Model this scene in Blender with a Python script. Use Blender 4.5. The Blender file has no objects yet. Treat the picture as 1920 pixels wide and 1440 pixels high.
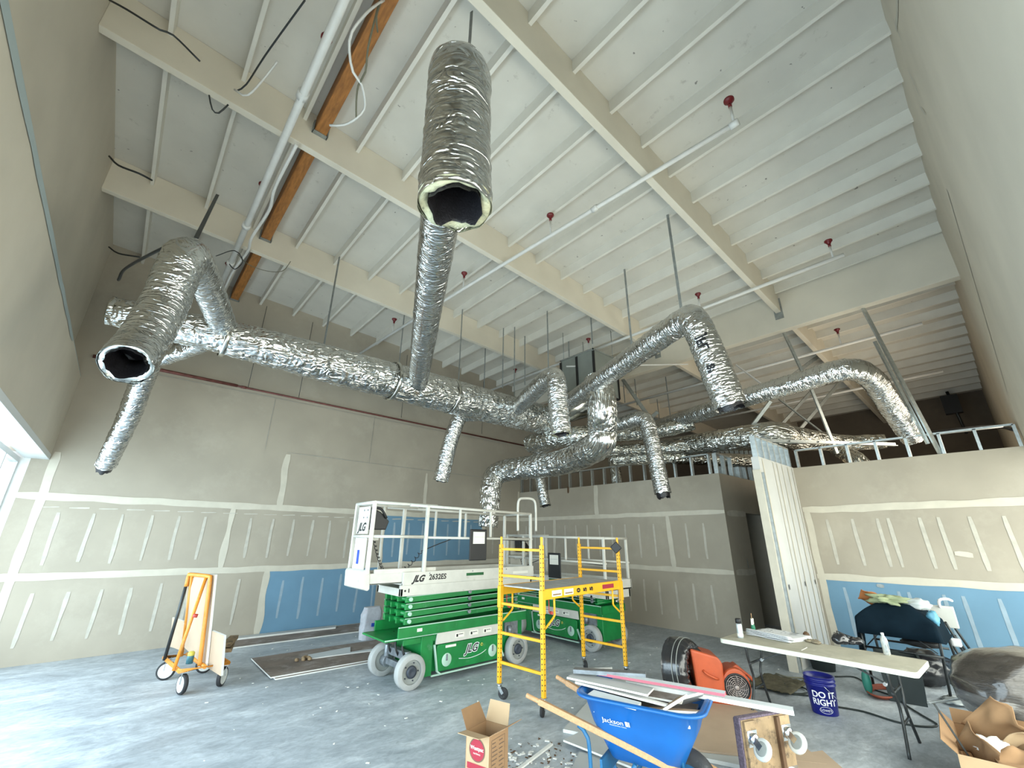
import bpy, math, random
from mathutils import Vector, Matrix, noise, Euler
random.seed(7)
PI = math.pi
sc = bpy.context.scene
COL = sc.collection

# ---------------------------------------------------------------- camera
F_PX = 793.9
YAW, PITCH, ROLL = 0.7258, 0.3463, 0.0086
CAM = Vector((0, 0, 1.9))
_fw = Vector((math.sin(YAW) * math.cos(PITCH), math.cos(YAW) * math.cos(PITCH), math.sin(PITCH)))
_r0 = Vector((math.cos(YAW), -math.sin(YAW), 0)); _u0 = _r0.cross(_fw)
RT = _r0 * math.cos(ROLL) + _u0 * math.sin(ROLL)
UP = -_r0 * math.sin(ROLL) + _u0 * math.cos(ROLL)
cd = bpy.data.cameras.new('camera'); cam = bpy.data.objects.new('camera', cd); COL.objects.link(cam)
cd.sensor_width = 36; cd.lens = 36 * F_PX / 1920; cd.clip_start = .02; cd.clip_end = 200
m = Matrix((RT, UP, -_fw)).transposed().to_4x4(); m.translation = CAM
cam.matrix_world = m
sc.camera = cam
# ---------------------------------------------------------------- light and exposure
sc.view_settings.view_transform = 'Standard'; sc.view_settings.look = 'None'
sc.view_settings.gamma = 1; sc.view_settings.exposure = 0.42
w = bpy.data.worlds.new('sky'); sc.world = w; w.use_nodes = True
nt = w.node_tree; nt.nodes.clear()
o = nt.nodes.new('ShaderNodeOutputWorld'); b = nt.nodes.new('ShaderNodeBackground')
b.inputs[0].default_value = (.86, .93, 1.0, 1); b.inputs[1].default_value = 2.6
nt.links.new(b.outputs[0], o.inputs[0])

def area(name, loc, rot, sx, sy, power, col):
    l = bpy.data.lights.new(name, 'AREA'); l.shape = 'RECTANGLE'; l.size = sx; l.size_y = sy; l.energy = power; l.color = col
    ob = bpy.data.objects.new(name, l); COL.objects.link(ob); ob.location = loc; ob.rotation_euler = rot
    return ob
# daylight entering through the two storefronts (left side, right side and behind the camera)
area('daylight_left_storefront', (-1.75, 4.6, 1.6), (0, -PI / 2, 0), 2.9, 10.5, 600, (.70, .86, 1))
area('daylight_right_storefront', (4.2, -1.15, 1.6), (PI / 2, 0, 0), 10.5, 2.9, 430, (1, .93, .78))

# warm fill light added beyond the partitions to brighten the ceiling past the girder
area('fill_far_rooms', (12.4, -.30, 3.0), (PI / 2, 0, 0), 4.2, 3.0, 120, (1, .90, .72))
def at(px, py, ax, v):
    d = RT * (px - 960) - UP * (py - 720) + _fw * F_PX
    return CAM + d * ((v - CAM[ax]) / d[ax])
SX, SY = -.04, -.016
def roof(z0, x, y): return z0 + SX * x + SY * y
def atroof(px, py, z0):
    d = RT * (px - 960) - UP * (py - 720) + _fw * F_PX
    return CAM + d * ((z0 - CAM.z) / (d.z - SX * d.x - SY * d.y))
def drop_z(x, y, py):
    """height of the point above (x, y) that is seen at image row py"""
    a = Vector((x, y, 0)) - CAM
    # (a+z*k).UP / (a+z*k).fw = -(py-720)/F
    t = -(py - 720) / F_PX
    return (t * a.dot(_fw) - a.dot(UP)) / (UP.z - t * _fw.z)

# ---------------------------------------------------------------- materials
M = {}
def mat(name, col, rough=.6, metal=0, var=0, vscale=3, bump=0, bscale=40, dirt=None, dscale=2, spec=.5, stretch=None):
    mt = bpy.data.materials.new(name); mt.use_nodes = True; n = mt.node_tree; p = n.nodes['Principled BSDF']
    p.inputs['Base Color'].default_value = (*col, 1); p.inputs['Roughness'].default_value = rough; p.inputs['Metallic'].default_value = metal
    p.inputs['Specular IOR Level'].default_value = spec
    tc = n.nodes.new('ShaderNodeTexCoord'); src = tc.outputs['Object']
    if stretch:
        mp = n.nodes.new('ShaderNodeMapping'); mp.inputs['Scale'].default_value = stretch; n.links.new(src, mp.inputs[0]); src = mp.outputs[0]
    last = None
    if var:
        t = n.nodes.new('ShaderNodeTexNoise'); t.inputs['Scale'].default_value = vscale; t.inputs['Detail'].default_value = 5; n.links.new(src, t.inputs['Vector'])
        r = n.nodes.new('ShaderNodeMapRange'); r.inputs[1].default_value = .3; r.inputs[2].default_value = .7; r.inputs[3].default_value = 1 - var; r.inputs[4].default_value = 1 + var
        n.links.new(t.outputs['Fac'], r.inputs[0])
        x = n.nodes.new('ShaderNodeMix'); x.data_type = 'RGBA'; x.blend_type = 'MULTIPLY'; x.inputs[0].default_value = 1; x.inputs[6].default_value = (*col, 1)
        n.links.new(r.outputs[0], x.inputs[7]); last = x.outputs[2]
    if dirt:
        t = n.nodes.new('ShaderNodeTexNoise'); t.inputs['Scale'].default_value = dscale; t.inputs['Detail'].default_value = 8; t.inputs['Roughness'].default_value = .7; n.links.new(src, t.inputs['Vector'])
        r = n.nodes.new('ShaderNodeMapRange'); r.inputs[1].default_value = dirt[4] if len(dirt) > 4 else .52; r.inputs[2].default_value = (dirt[4] if len(dirt) > 4 else .52) + .14; r.inputs[4].default_value = dirt[3]
        n.links.new(t.outputs['Fac'], r.inputs[0])
        x = n.nodes.new('ShaderNodeMix'); x.data_type = 'RGBA'; x.inputs[7].default_value = (*dirt[:3], 1); x.inputs[6].default_value = (*col, 1)
        if last: n.links.new(last, x.inputs[6])
        n.links.new(r.outputs[0], x.inputs[0]); last = x.outputs[2]
    if last: n.links.new(last, p.inputs['Base Color'])
    if bump:
        t = n.nodes.new('ShaderNodeTexNoise'); t.inputs['Scale'].default_value = bscale; t.inputs['Detail'].default_value = 4; n.links.new(src, t.inputs['Vector'])
        bn = n.nodes.new('ShaderNodeBump'); bn.inputs['Strength'].default_value = bump; bn.inputs['Distance'].default_value = .01
        n.links.new(t.outputs['Fac'], bn.inputs['Height']); n.links.new(bn.outputs[0], p.inputs['Normal'])
    M[name] = mt; return mt
mat('drywall', (.40, .355, .285), .9, var=.07, vscale=1.2, dirt=(.50, .455, .375, .35), dscale=1.1)
mat('drywall_brightened', (.58, .525, .43), .9, var=.06, vscale=1.2, dirt=(.62, .57, .47, .35), dscale=1.1)  # same drywall, its colour raised to stand in for missing bounce light
mat('mud', (.60, .555, .46), .85, var=.06, vscale=5)
mat('mud_thin', (.52, .49, .42), .85, var=.1, vscale=9)
mat('blue_board', (.155, .29, .41), .85, var=.08, vscale=1.5)
mat('mud_blue', (.32, .42, .50), .85, var=.08, vscale=9)
mat('white_wall', (.60, .60, .58), .7, var=.05, vscale=2)
mat('paint_ceiling', (.62, .59, .525), .75, var=.06, vscale=1.6, dirt=(.28, .24, .20, .6, .62), dscale=5)
def specks(name, scale, lo, col):
    n = M[name].node_tree; p = n.nodes['Principled BSDF']; src = p.inputs['Base Color'].links[0].from_socket
    t = n.nodes.new('ShaderNodeTexNoise'); t.inputs['Scale'].default_value = scale; t.inputs['Detail'].default_value = 2; tc = n.nodes.new('ShaderNodeTexCoord'); n.links.new(tc.outputs['Object'], t.inputs['Vector'])
    r = n.nodes.new('ShaderNodeMapRange'); r.inputs[1].default_value = lo; r.inputs[2].default_value = lo + .03; r.inputs[4].default_value = .75; n.links.new(t.outputs['Fac'], r.inputs[0])
    x = n.nodes.new('ShaderNodeMix'); x.data_type = 'RGBA'; x.inputs[7].default_value = (*col, 1); n.links.new(src, x.inputs[6]); n.links.new(r.outputs[0], x.inputs[0]); n.links.new(x.outputs[2], p.inputs['Base Color'])
specks('paint_ceiling', 11, .735, (.13, .11, .10))
mat('paint_beam', (.70, .645, .54), .7, var=.05, vscale=1.5, dirt=(.36, .30, .24, .4, .66), dscale=4)
mat('paint_joist', (.72, .69, .62), .65, var=.05, vscale=3)
mat('wood_brown', (.34, .135, .030), .55, var=.3, vscale=6, stretch=(6, 1, 6), dirt=(.10, .04, .015, .7, .6), dscale=5)
mat('galv', (.56, .60, .60), .38, .85, var=.12, vscale=20)
mat('galv_dark', (.33, .35, .34), .5, .6, var=.15, vscale=12)
mat('white_pipe', (.72, .71, .68), .45, var=.06, vscale=6)
mat('red_head', (.16, .008, .012), .4)
mat('red_iron', (.16, .055, .045), .6, .2, var=.3, vscale=10)
mat('black', (.012, .012, .013), .5)
mat('black_rubber', (.02, .02, .022), .75, var=.2, vscale=15, dirt=(.16, .16, .16, .5, .55), dscale=9)
mat('black_gloss', (.012, .013, .016), .28, bump=.4, bscale=25)
mat('liner', (.015, .014, .016), .3, bump=.6, bscale=60)
mat('insulation', (.40, .39, .26), .95, bump=.8, bscale=50)
mat('plenum_metal', (.30, .33, .31), .45, .5, var=.08, vscale=3)
mat("lift_white", (.60, .585, .53), .45, var=.08, vscale=5, dirt=(.33, .29, .23, .5, .60), dscale=7)
mat('lift_green', (.006, .19, .042), .38, var=.18, vscale=6, dirt=(.18, .30, .22, .5, .60), dscale=5)
mat('lift_green_dark', (.005, .10, .025), .5, var=.15, vscale=6)
mat('lift_edge', (.42, .60, .50), .5)
mat('tyre', (.38, .385, .375), .8, var=.08, vscale=9, dirt=(.30, .31, .31, .5, .55), dscale=8)
mat('rim_grey', (.27, .285, .27), .6, var=.12, vscale=9)
mat('hub_dark', (.05, .06, .08), .5, .3)
mat('axle_grey', (.22, .24, .26), .45, .6, var=.3, vscale=14)
mat('ink', (.008, .008, .01), .5)
mat('paper_white', (.74, .75, .76), .8, var=.03, vscale=9)
mat('sticker', (.80, .78, .70), .6, var=.05)
mat('yellow_paint', (.82, .42, .012), .4, var=.07, vscale=7, dirt=(.35, .17, .03, .5, .66), dscale=9)
mat('plywood_grey', (.42, .43, .43), .8, var=.12, vscale=5, dirt=(.62, .62, .6, .6, .5), dscale=7)
mat('orange_paint', (.62, .24, .030), .45, var=.12, vscale=8, dirt=(.55, .38, .20, .6, .56), dscale=9)
mat('kraft_face', (.44, .33, .235), .9, var=.05, vscale=4)
mat('gypsum_edge', (.74, .73, .69), .9, var=.04, vscale=20)
mat('gypsum_grey', (.46, .47, .46), .9, var=.06, vscale=3)
mat('gypsum_blue_white', (.58, .62, .65), .85, var=.05, vscale=3)
mat('sheet_dirty', (.21, .17, .145), .9, var=.25, vscale=2.5, dirt=(.36, .33, .31, .7, .5), dscale=3)
mat('tan_wood', (.50, .29, .145), .6, var=.14, vscale=5, stretch=(1, 14, 14))
mat('old_wood', (.30, .21, .12), .75, var=.3, vscale=8, dirt=(.07, .05, .035, .85, .50), dscale=14)
mat('dark_wood', (.11, .06, .03), .75, var=.2, vscale=8)
mat('carpet_purple', (.16, .125, .17), .98, var=.4, vscale=60, bump=1, bscale=150)
mat('barrow_blue', (.006, .110, .38), .38, var=.08, vscale=4)
mat('barrow_steel', (.012, .12, .27), .45, var=.1, vscale=6)
mat('bucket_blue', (.006, .010, .17), .32)
mat('white_print', (.85, .86, .88), .6)
mat('blower_orange', (.50, .088, .028), .42, var=.1, vscale=8, dirt=(.28, .07, .04, .5, .60), dscale=8)
mat('grille', (.42, .36, .34), .5, .4)
mat('table_top', (.43, .405, .32), .75, var=.1, vscale=7, dirt=(.62, .60, .52, .5, .56), dscale=10)
mat('table_edge', (.66, .68, .60), .6, var=.04)
mat('steel_dark', (.045, .05, .052), .4, .5)
mat('navy_cover', (.006, .014, .022), .8, spec=.05, var=.2, vscale=5, bump=.3, bscale=8)
mat('bin_grey', (.030, .040, .040), .6, var=.1, vscale=6)
mat('red_plastic', (.45, .05, .035), .5)
mat('chrome', (.62, .65, .67), .22, 1.0)
mat('wheel_white', (.64, .65, .62), .6, var=.08)
mat('cardboard', (.31, .185, .095), .88, var=.06, vscale=5)
mat('cardboard_dark', (.24, .14, .07), .9, var=.08, vscale=5)
mat('cardboard_light', (.44, .31, .185), .88, var=.06, vscale=5)
mat('box_print', (.33, .02, .04), .7)
mat('box_ink', (.14, .09, .06), .8)
mat('plastic_wrap', (.13, .13, .13), .18, 0, var=.35, vscale=5, bump=.8, bscale=9, dirt=(.30, .31, .31, .45, .56), dscale=6, stretch=(1, 1, 4))
mat('wrap_dark', (.035, .030, .026), .3, 0, var=.5, vscale=5, bump=.7, bscale=14, stretch=(.7, 2, 6))
mat('bag_paper', (.50, .51, .55), .85, var=.12, vscale=12, dirt=(.36, .22, .24, .6, .56), dscale=6)
mat('bag_blue', (.015, .06, .38), .6)
mat('cord_dark', (.02, .028, .025), .6)
mat('cord_orange', (.30, .07, .035), .6)
mat('cord_brown', (.16, .15, .10), .7)
mat('tarp_brown', (.085, .075, .045), .9, var=.4, vscale=14, bump=.6, bscale=25)
mat('teal_plastic', (.03, .22, .17), .5)
mat('can_silver', (.50, .54, .55), .35, .3)
mat('label_green', (.02, .19, .10), .5)
mat('can_yellow', (.55, .50, .08), .5)
mat('can_blue', (.05, .16, .20), .5, var=.3, vscale=20)
mat('tan_fabric', (.30, .25, .17), .9, var=.2, vscale=20)
mat('frame_white', (.66, .68, .68), .5)
mat('exterior_white', (.74, .75, .74), .8, var=.05, vscale=4)
mat('pavement', (.46, .45, .43), .9, var=.05)
mat('pink_marks', (.42, .12, .16), .8)
mat('sky_blue_bag', (.10, .30, .42), .5)
mat('orange_stuff', (.42, .15, .045), .7)
mat('yellow_green', (.30, .34, .20), .8)
mat('blue_seam', (.36, .42, .42), .85)

# concrete floor
mt = mat('concrete', (.26, .285, .31), .55); n = mt.node_tree; p = n.nodes['Principled BSDF']
tc = n.nodes.new('ShaderNodeTexCoord')
def noise_node(scale, detail, dist=0, rough=.6, vec=None):
    t = n.nodes.new('ShaderNodeTexNoise'); t.inputs['Scale'].default_value = scale; t.inputs['Detail'].default_value = detail
    t.inputs['Distortion'].default_value = dist; t.inputs['Roughness'].default_value = rough; n.links.new(vec or tc.outputs['Object'], t.inputs['Vector']); return t
def ramp(src, stops):
    r = n.nodes.new('ShaderNodeValToRGB'); n.links.new(src, r.inputs[0]); e = r.color_ramp.elements
    e[0].position, e[0].color = stops[0][0], (*stops[0][1], 1); e[1].position, e[1].color = stops[-1][0], (*stops[-1][1], 1)
    for s in stops[1:-1]:
        q = e.new(s[0]); q.color = (*s[1], 1)
    return r
mp = n.nodes.new('ShaderNodeMapping'); mp.inputs['Rotation'].default_value = (0, 0, .5); mp.inputs['Scale'].default_value = (1, 1.8, 1); n.links.new(tc.outputs['Object'], mp.inputs[0])
a = noise_node(1.1, 10, 1.2, .68, mp.outputs[0]); ra = ramp(a.outputs['Fac'], [(.30, (.28, .315, .35)), (.5, (.40, .44, .48)), (.62, (.51, .55, .585)), (.78, (.62, .65, .68))])
b2 = noise_node(9, 8, .8, .7, mp.outputs[0]); rb = ramp(b2.outputs['Fac'], [(.35, (.80, .80, .80)), (.7, (1.16, 1.16, 1.15))])
x = n.nodes.new('ShaderNodeMix'); x.data_type = 'RGBA'; x.blend_type = 'MULTIPLY'; x.inputs[0].default_value = 1
n.links.new(ra.outputs[0], x.inputs[6]); n.links.new(rb.outputs[0], x.inputs[7])
v = n.nodes.new('ShaderNodeTexVoronoi'); v.feature = 'DISTANCE_TO_EDGE'; v.inputs['Scale'].default_value = .45; n.links.new(tc.outputs['Object'], v.inputs['Vector'])
d3 = noise_node(60, 3); rs = ramp(d3.outputs['Fac'], [(.70, (0, 0, 0)), (.76, (1, 1, 1))])
x2 = n.nodes.new('ShaderNodeMix'); x2.data_type = 'RGBA'; x2.inputs[7].default_value = (.62, .62, .60, 1)
n.links.new(x.outputs[2], x2.inputs[6]); n.links.new(rs.outputs[0], x2.inputs[0]); n.links.new(x2.outputs[2], p.inputs['Base Color'])
rr = ramp(a.outputs['Fac'], [(.3, (.42,) * 3), (.7, (.7,) * 3)]); n.links.new(rr.outputs[0], p.inputs['Roughness'])
bn = n.nodes.new('ShaderNodeBump'); bn.inputs['Strength'].default_value = .15; bn.inputs['Distance'].default_value = .01; n.links.new(b2.outputs['Fac'], bn.inputs['Height']); n.links.new(bn.outputs[0], p.inputs['Normal'])

# foil jacket: metal with wrinkles that run around the duct (uv: u around in metres, v along in metres)
def foil(name, col, rough, su, sv, dist, crumple):
    mt = mat(name, col, rough, 1.0); n = mt.node_tree; p = n.nodes['Principled BSDF']
    uv = n.nodes.new('ShaderNodeUVMap')
    def nz(sx, sy, detail, distort, rot=.12):
        mp = n.nodes.new('ShaderNodeMapping'); mp.inputs['Scale'].default_value = (sx, sy, 1); mp.inputs['Rotation'].default_value = (0, 0, rot); n.links.new(uv.outputs[0], mp.inputs[0])
        t = n.nodes.new('ShaderNodeTexNoise'); t.inputs['Scale'].default_value = 1; t.inputs['Detail'].default_value = detail; t.inputs['Distortion'].default_value = distort; n.links.new(mp.outputs[0], t.inputs['Vector']); return t
    a = nz(su, sv, 1.5, .8); c = nz(su * 1.6, sv * .45, 1, 1.5, -.6)
    # sharp creases: folded absolute value of the second noise
    f1 = n.nodes.new('ShaderNodeMath'); f1.operation = 'SUBTRACT'; f1.inputs[1].default_value = .5; n.links.new(c.outputs['Fac'], f1.inputs[0])
    f2 = n.nodes.new('ShaderNodeMath'); f2.operation = 'ABSOLUTE'; n.links.new(f1.outputs[0], f2.inputs[0])
    f3 = n.nodes.new('ShaderNodeMath'); f3.operation = 'MULTIPLY'; f3.inputs[1].default_value = crumple; n.links.new(f2.outputs[0], f3.inputs[0])
    mx = n.nodes.new('ShaderNodeMath'); mx.operation = 'ADD'; n.links.new(a.outputs['Fac'], mx.inputs[0]); n.links.new(f3.outputs[0], mx.inputs[1])
    bn = n.nodes.new('ShaderNodeBump'); bn.inputs['Strength'].default_value = 1; bn.inputs['Distance'].default_value = dist
    n.links.new(mx.outputs[0], bn.inputs['Height']); n.links.new(bn.outputs[0], p.inputs['Normal'])
foil('foil', (.64, .65, .645), .17, 4, 27, .016, 2.0)
foil('foil_trunk', (.68, .685, .665), .15, 4.5, 7.5, .040, 2.0)
foil('foil_dull', (.55, .55, .51), .2, 5, 9, .036, 2.0)

def glass_mat():
    mt = bpy.data.materials.new('glass'); mt.use_nodes = True; n = mt.node_tree; n.nodes.remove(n.nodes['Principled BSDF'])
    o = n.nodes['Material Output']; t = n.nodes.new('ShaderNodeBsdfTransparent'); g = n.nodes.new('ShaderNodeBsdfGlossy'); g.inputs['Roughness'].default_value = .02
    t.inputs[0].default_value = (.93, .96, .95, 1); mx = n.nodes.new('ShaderNodeMixShader'); mx.inputs[0].default_value = .08
    n.links.new(t.outputs[0], mx.inputs[1]); n.links.new(g.outputs[0], mx.inputs[2]); n.links.new(mx.outputs[0], o.inputs[0]); M['glass'] = mt
glass_mat()
for k in ('plastic_wrap', 'wrap_dark', 'black_gloss'): M[k].node_tree.nodes['Principled BSDF'].inputs['Coat Weight'].default_value = .8; M[k].node_tree.nodes['Principled BSDF'].inputs['Coat Roughness'].default_value = .12
mt = mat('clear_plastic', (.80, .85, .86), .12); mt.node_tree.nodes['Principled BSDF'].inputs['Transmission Weight'].default_value = .75
mt = mat('film', (.75, .80, .80), .2); mt.node_tree.nodes['Principled BSDF'].inputs['Transmission Weight'].default_value = .4

# ---------------------------------------------------------------- mesh helpers
class MB:
    def __init__(s): s.v = []; s.f = []; s.mi = []; s.sm = []; s.uv = {}
    def add(s, vs, fs, mi=0, smooth=False, T=None):
        k = len(s.v)
        for q in vs: s.v.append(tuple(T @ Vector(q)) if T else tuple(q))
        for f in fs: s.f.append([i + k for i in f]); s.mi.append(mi); s.sm.append(smooth)
        return s
    def box(s, a, b, mi=0, T=None):
        x0, y0, z0 = a; x1, y1, z1 = b
        vs = [(x0, y0, z0), (x1, y0, z0), (x1, y1, z0), (x0, y1, z0), (x0, y0, z1), (x1, y0, z1), (x1, y1, z1), (x0, y1, z1)]
        return s.add(vs, [(0, 3, 2, 1), (4, 5, 6, 7), (0, 1, 5, 4), (1, 2, 6, 5), (2, 3, 7, 6), (3, 0, 4, 7)], mi, False, T)
    def bar(s, p, q, wd, ht, mi=0, up=(0, 0, 1), end=0):
        p = Vector(p); q = Vector(q); d = (q - p).normalized(); u = Vector(up)
        if abs(d.dot(u)) > .98: u = Vector((1, 0, 0))
        r = d.cross(u).normalized(); u = r.cross(d)
        p = p - d * end; q = q + d * end
        vs = [c + r * (i * wd / 2) + u * (j * ht / 2) for c in (p, q) for i, j in ((-1, -1), (1, -1), (1, 1), (-1, 1))]
        return s.add(vs, [(0, 1, 2, 3), (7, 6, 5, 4), (0, 4, 5, 1), (1, 5, 6, 2), (2, 6, 7, 3), (3, 7, 4, 0)], mi)
    def tube(s, pts, r, mi=0, seg=10, caps=True, closed=False):
        pts = [Vector(q) for q in pts]; N = len(pts); rs = r if isinstance(r, (list, tuple)) else [r] * N
        prev = None; vs = []; fs = []
        for i in range(N):
            d = (pts[min(i + 1, N - 1)] - pts[max(i - 1, 0)])
            if closed: d = pts[(i + 1) % N] - pts[i - 1]
            d.normalize()
            if prev is None:
                u = Vector((0, 0, 1)) if abs(d.z) < .9 else Vector((1, 0, 0)); prev = d.cross(u).normalized()
            a = (prev - d * prev.dot(d)).normalized(); prev = a; b = d.cross(a)
            for k in range(seg):
                t = 2 * PI * k / seg; vs.append(pts[i] + (a * math.cos(t) + b * math.sin(t)) * rs[i])
        for i in range(N - 1 + (1 if closed else 0)):
            j = (i + 1) % N
            for k in range(seg): l = (k + 1) % seg; fs.append((i * seg + k, i * seg + l, j * seg + l, j * seg + k))
        s.add(vs, fs, mi, True)
        if caps and not closed:
            k = len(s.v) - N * seg
            s.f.append([k + i for i in range(seg)][::-1]); s.mi.append(mi); s.sm.append(False)
            s.f.append([k + (N - 1) * seg + i for i in range(seg)]); s.mi.append(mi); s.sm.append(False)
        return s
    def cyl(s, p, q, r, mi=0, seg=20, r2=None): return s.tube([p, q], [r, r if r2 is None else r2], mi, seg)
    def lathe(s, prof, c, axis=(0, 0, 1), mi=0, seg=32, T=None):
        """prof: (radius, height) along the axis through c"""
        c = Vector(c); d = Vector(axis).normalized(); u = Vector((0, 0, 1)) if abs(d.z) < .9 else Vector((1, 0, 0)); a = d.cross(u).normalized(); b = d.cross(a)
        vs = []; fs = []
        for r, h in prof:
            for k in range(seg): t = 2 * PI * k / seg; vs.append(c + d * h + (a * math.cos(t) + b * math.sin(t)) * r)
        for i in range(len(prof) - 1):
            for k in range(seg): l = (k + 1) % seg; fs.append((i * seg + k, (i + 1) * seg + k, (i + 1) * seg + l, i * seg + l))
        return s.add(vs, fs, mi, True, T)
    def prism(s, poly, h0, h1, ax=2, mi=0, T=None):
        """poly in the two other axes (in order x,y,z), extruded along ax"""
        def mk(a, b, h): return (a, b, h) if ax == 2 else ((a, h, b) if ax == 1 else (h, a, b))
        N = len(poly); vs = [mk(a, b, h0) for a, b in poly] + [mk(a, b, h1) for a, b in poly]
        fs = [tuple(range(N))[::-1], tuple(range(N, 2 * N))] + [(i, (i + 1) % N, N + (i + 1) % N, N + i) for i in range(N)]
        return s.add(vs, fs, mi, False, T)
    def grid(s, fn, nu, nv, mi=0, smooth=True, wrap=False):
        vs = [fn(i / (nu - (0 if wrap else 1)), j / (nv - 1)) for j in range(nv) for i in range(nu)]
        fs = [(j * nu + i, j * nu + (i + 1) % nu, (j + 1) * nu + (i + 1) % nu, (j + 1) * nu + i) for j in range(nv - 1) for i in range(nu if wrap else nu - 1)]
        return s.add(vs, fs, mi, smooth)
    def build(s, name, mats, parent=None, bevel=0, solid=0, sub=0):
        me = bpy.data.meshes.new(name); me.from_pydata(s.v, [], s.f)
        for q in (mats if isinstance(mats, (list, tuple)) else [mats]): me.materials.append(M[q] if isinstance(q, str) else q)
        me.polygons.foreach_set('material_index', s.mi); me.polygons.foreach_set('use_smooth', s.sm); me.update()
        ob = bpy.data.objects.new(name, me); COL.objects.link(ob)
        if parent is not None: ob.parent = parent
        if solid: q = ob.modifiers.new('solid', 'SOLIDIFY'); q.thickness = solid
        if bevel: q = ob.modifiers.new('bevel', 'BEVEL'); q.width = bevel; q.segments = 2; q.limit_method = 'ANGLE'
        if sub: q = ob.modifiers.new('sub', 'SUBSURF'); q.levels = q.render_levels = sub
        return ob
def tag(o, label=None, cat=None, group=None, kind=None):
    if label: o['label'] = label
    if cat: o['category'] = cat
    if group: o['group'] = group
    if kind: o['kind'] = kind
    return o
def thing(name, label, cat, loc=(0, 0, 0), rz=0, group=None):
    o = bpy.data.objects.new(name, None); COL.objects.link(o); o.location = loc; o.rotation_euler = (0, 0, rz); o.empty_display_size = .1
    return tag(o, label, cat, group)
def struct(o): return tag(o, kind='structure')
def local(o, pts):
    """world points to a thing's own frame (things here are only moved and turned about z)"""
    T = Matrix.Translation(o.location) @ Matrix.Rotation(o.rotation_euler.z, 4, 'Z'); Ti = T.inverted()
    return [Ti @ Vector(q) for q in pts]
def text_bm(txt, size, bold=.0, shear=0, spacing=1):
    cu = bpy.data.curves.new('lettering', 'FONT'); cu.body = txt; cu.size = size; cu.offset = bold; cu.shear = shear; cu.space_character = spacing; cu.align_x = 'CENTER'; cu.align_y = 'CENTER'
    ob = bpy.data.objects.new('lettering', cu); COL.objects.link(ob)
    dg = bpy.context.evaluated_depsgraph_get(); me = bpy.data.meshes.new_from_object(ob.evaluated_get(dg))
    vs = [v.co.copy() for v in me.vertices]; fs = [tuple(q.vertices) for q in me.polygons]
    bpy.data.objects.remove(ob); bpy.data.meshes.remove(me)
    return vs, fs
def text(txt, size, fn, material, parent, name='lettering', **k):
    """fn maps a flat (x, y) of the lettering to a 3-D point"""
    vs, fs = text_bm(txt, size, **k); mb = MB(); mb.add([fn(q.x, q.y) for q in vs], fs); return mb.build(name, material, parent)
def plane_fn(c, ux, uy):
    c, ux, uy = Vector(c), Vector(ux), Vector(uy); return lambda x, y: c + ux * x + uy * y
def smooth_path(pts, step=.03, tension=.5):
    pts = [Vector(q) for q in pts]; P = [pts[0] * 2 - pts[1]] + pts + [pts[-1] * 2 - pts[-2]]; out = []
    for i in range(1, len(P) - 2):
        a, b, c, d = P[i - 1:i + 3]; L = (c - b).length; N = max(2, int(L / step))
        for k in range(N):
            t = k / N; out.append(.5 * ((2 * b) + (c - a) * t + (2 * a - 5 * b + 4 * c - d) * t * t + (3 * b - a - 3 * c + d) * t ** 3))
    out.append(pts[-1]); return out

# ================================================================= SETTING
YB, XL, XLU, YR, XP, XP2 = 10.55, -1.07, -1.31, -.45, 9.75, 10.1
XG = 9.5          # girder near face
XE, TOP = 20.5, 7.44
struct(MB().box((-1.9, -1.2, -.06), (XE, YB + .2, 0)).build('floor', 'concrete'))
g = MB().box((-30, -30, -.2), (45, 45, -.08)).build('ground', 'pavement'); struct(g)
# roof deck (sloping) with the small joists as its parts
def slab(x0, x1, y0, y1, z0, th):
    return [(x, y, roof(z0, x, y) + k) for k in (0, th) for x, y in ((x0, y0), (x1, y0), (x1, y1), (x0, y1))]
BOXF = [(0, 3, 2, 1), (4, 5, 6, 7), (0, 1, 5, 4), (1, 2, 6, 5), (2, 3, 7, 6), (3, 0, 4, 7)]
ceiling = struct(MB().add(slab(-2.2, XE + .3, -1.2, YB + .3, TOP, .12), BOXF).build('ceiling', 'paint_ceiling'))
BY = [(-.70, -.60), (2.135, 2.235), (4.965, 5.065), (7.815, 7.915)]
bays = [(YR, 2.135), (2.235, 4.965), (5.065, 7.815), (7.915, YB)]
kx = -28; nj = 0
for k in range(-1, 29):
    x0 = -.83 + .7285 * k
    if XG - .1 < x0 < XG + .25: continue
    for bi, (y0, y1) in enumerate(bays):
        if k >= 24 and bi > 1: continue
        if x0 < XLU: continue
        jj = MB().add(slab(x0, x0 + .045, y0, y1, 7.24, .21), BOXF).build('joist', 'paint_joist', ceiling); nj += 1

def beam(name, x0, x1, y0, y1, zb, label, group=None, m='paint_beam'):
    ob = MB().add(slab(x0, x1, y0, y1, zb, TOP - zb - .002), BOXF).build(name, m, bevel=.006); return tag(ob, label, 'beam', group)
beam('roof_beam', XLU, XG, *BY[1], 6.84, 'long white roof beam nearest the right wall, running under the joists to the deep girder')
beam('roof_beam', XLU, XG, *BY[2], 6.84, 'long cream roof beam passing directly behind the open end of the big hanging duct')
beam('roof_beam', XLU, XG, *BY[3], 6.84, 'long cream roof beam nearest the back wall, above the horizontal foil trunk duct')
for i, lb in enumerate(('cream roof beam beyond the deep girder, nearest the right wall', 'cream roof beam beyond the deep girder, second from the right wall', 'cream roof beam beyond the deep girder, nearest the back wall')):
    beam('roof_beam', XG + .18, XE, *BY[i + 1], 6.84, lb)
gd = MB().add([(x, y, z) for z in (6.03, 7.02) for x, y in ((XG, YR - .2), (XG + .18, YR - .2), (XG + .18, YB), (XG, YB))], BOXF)
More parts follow.
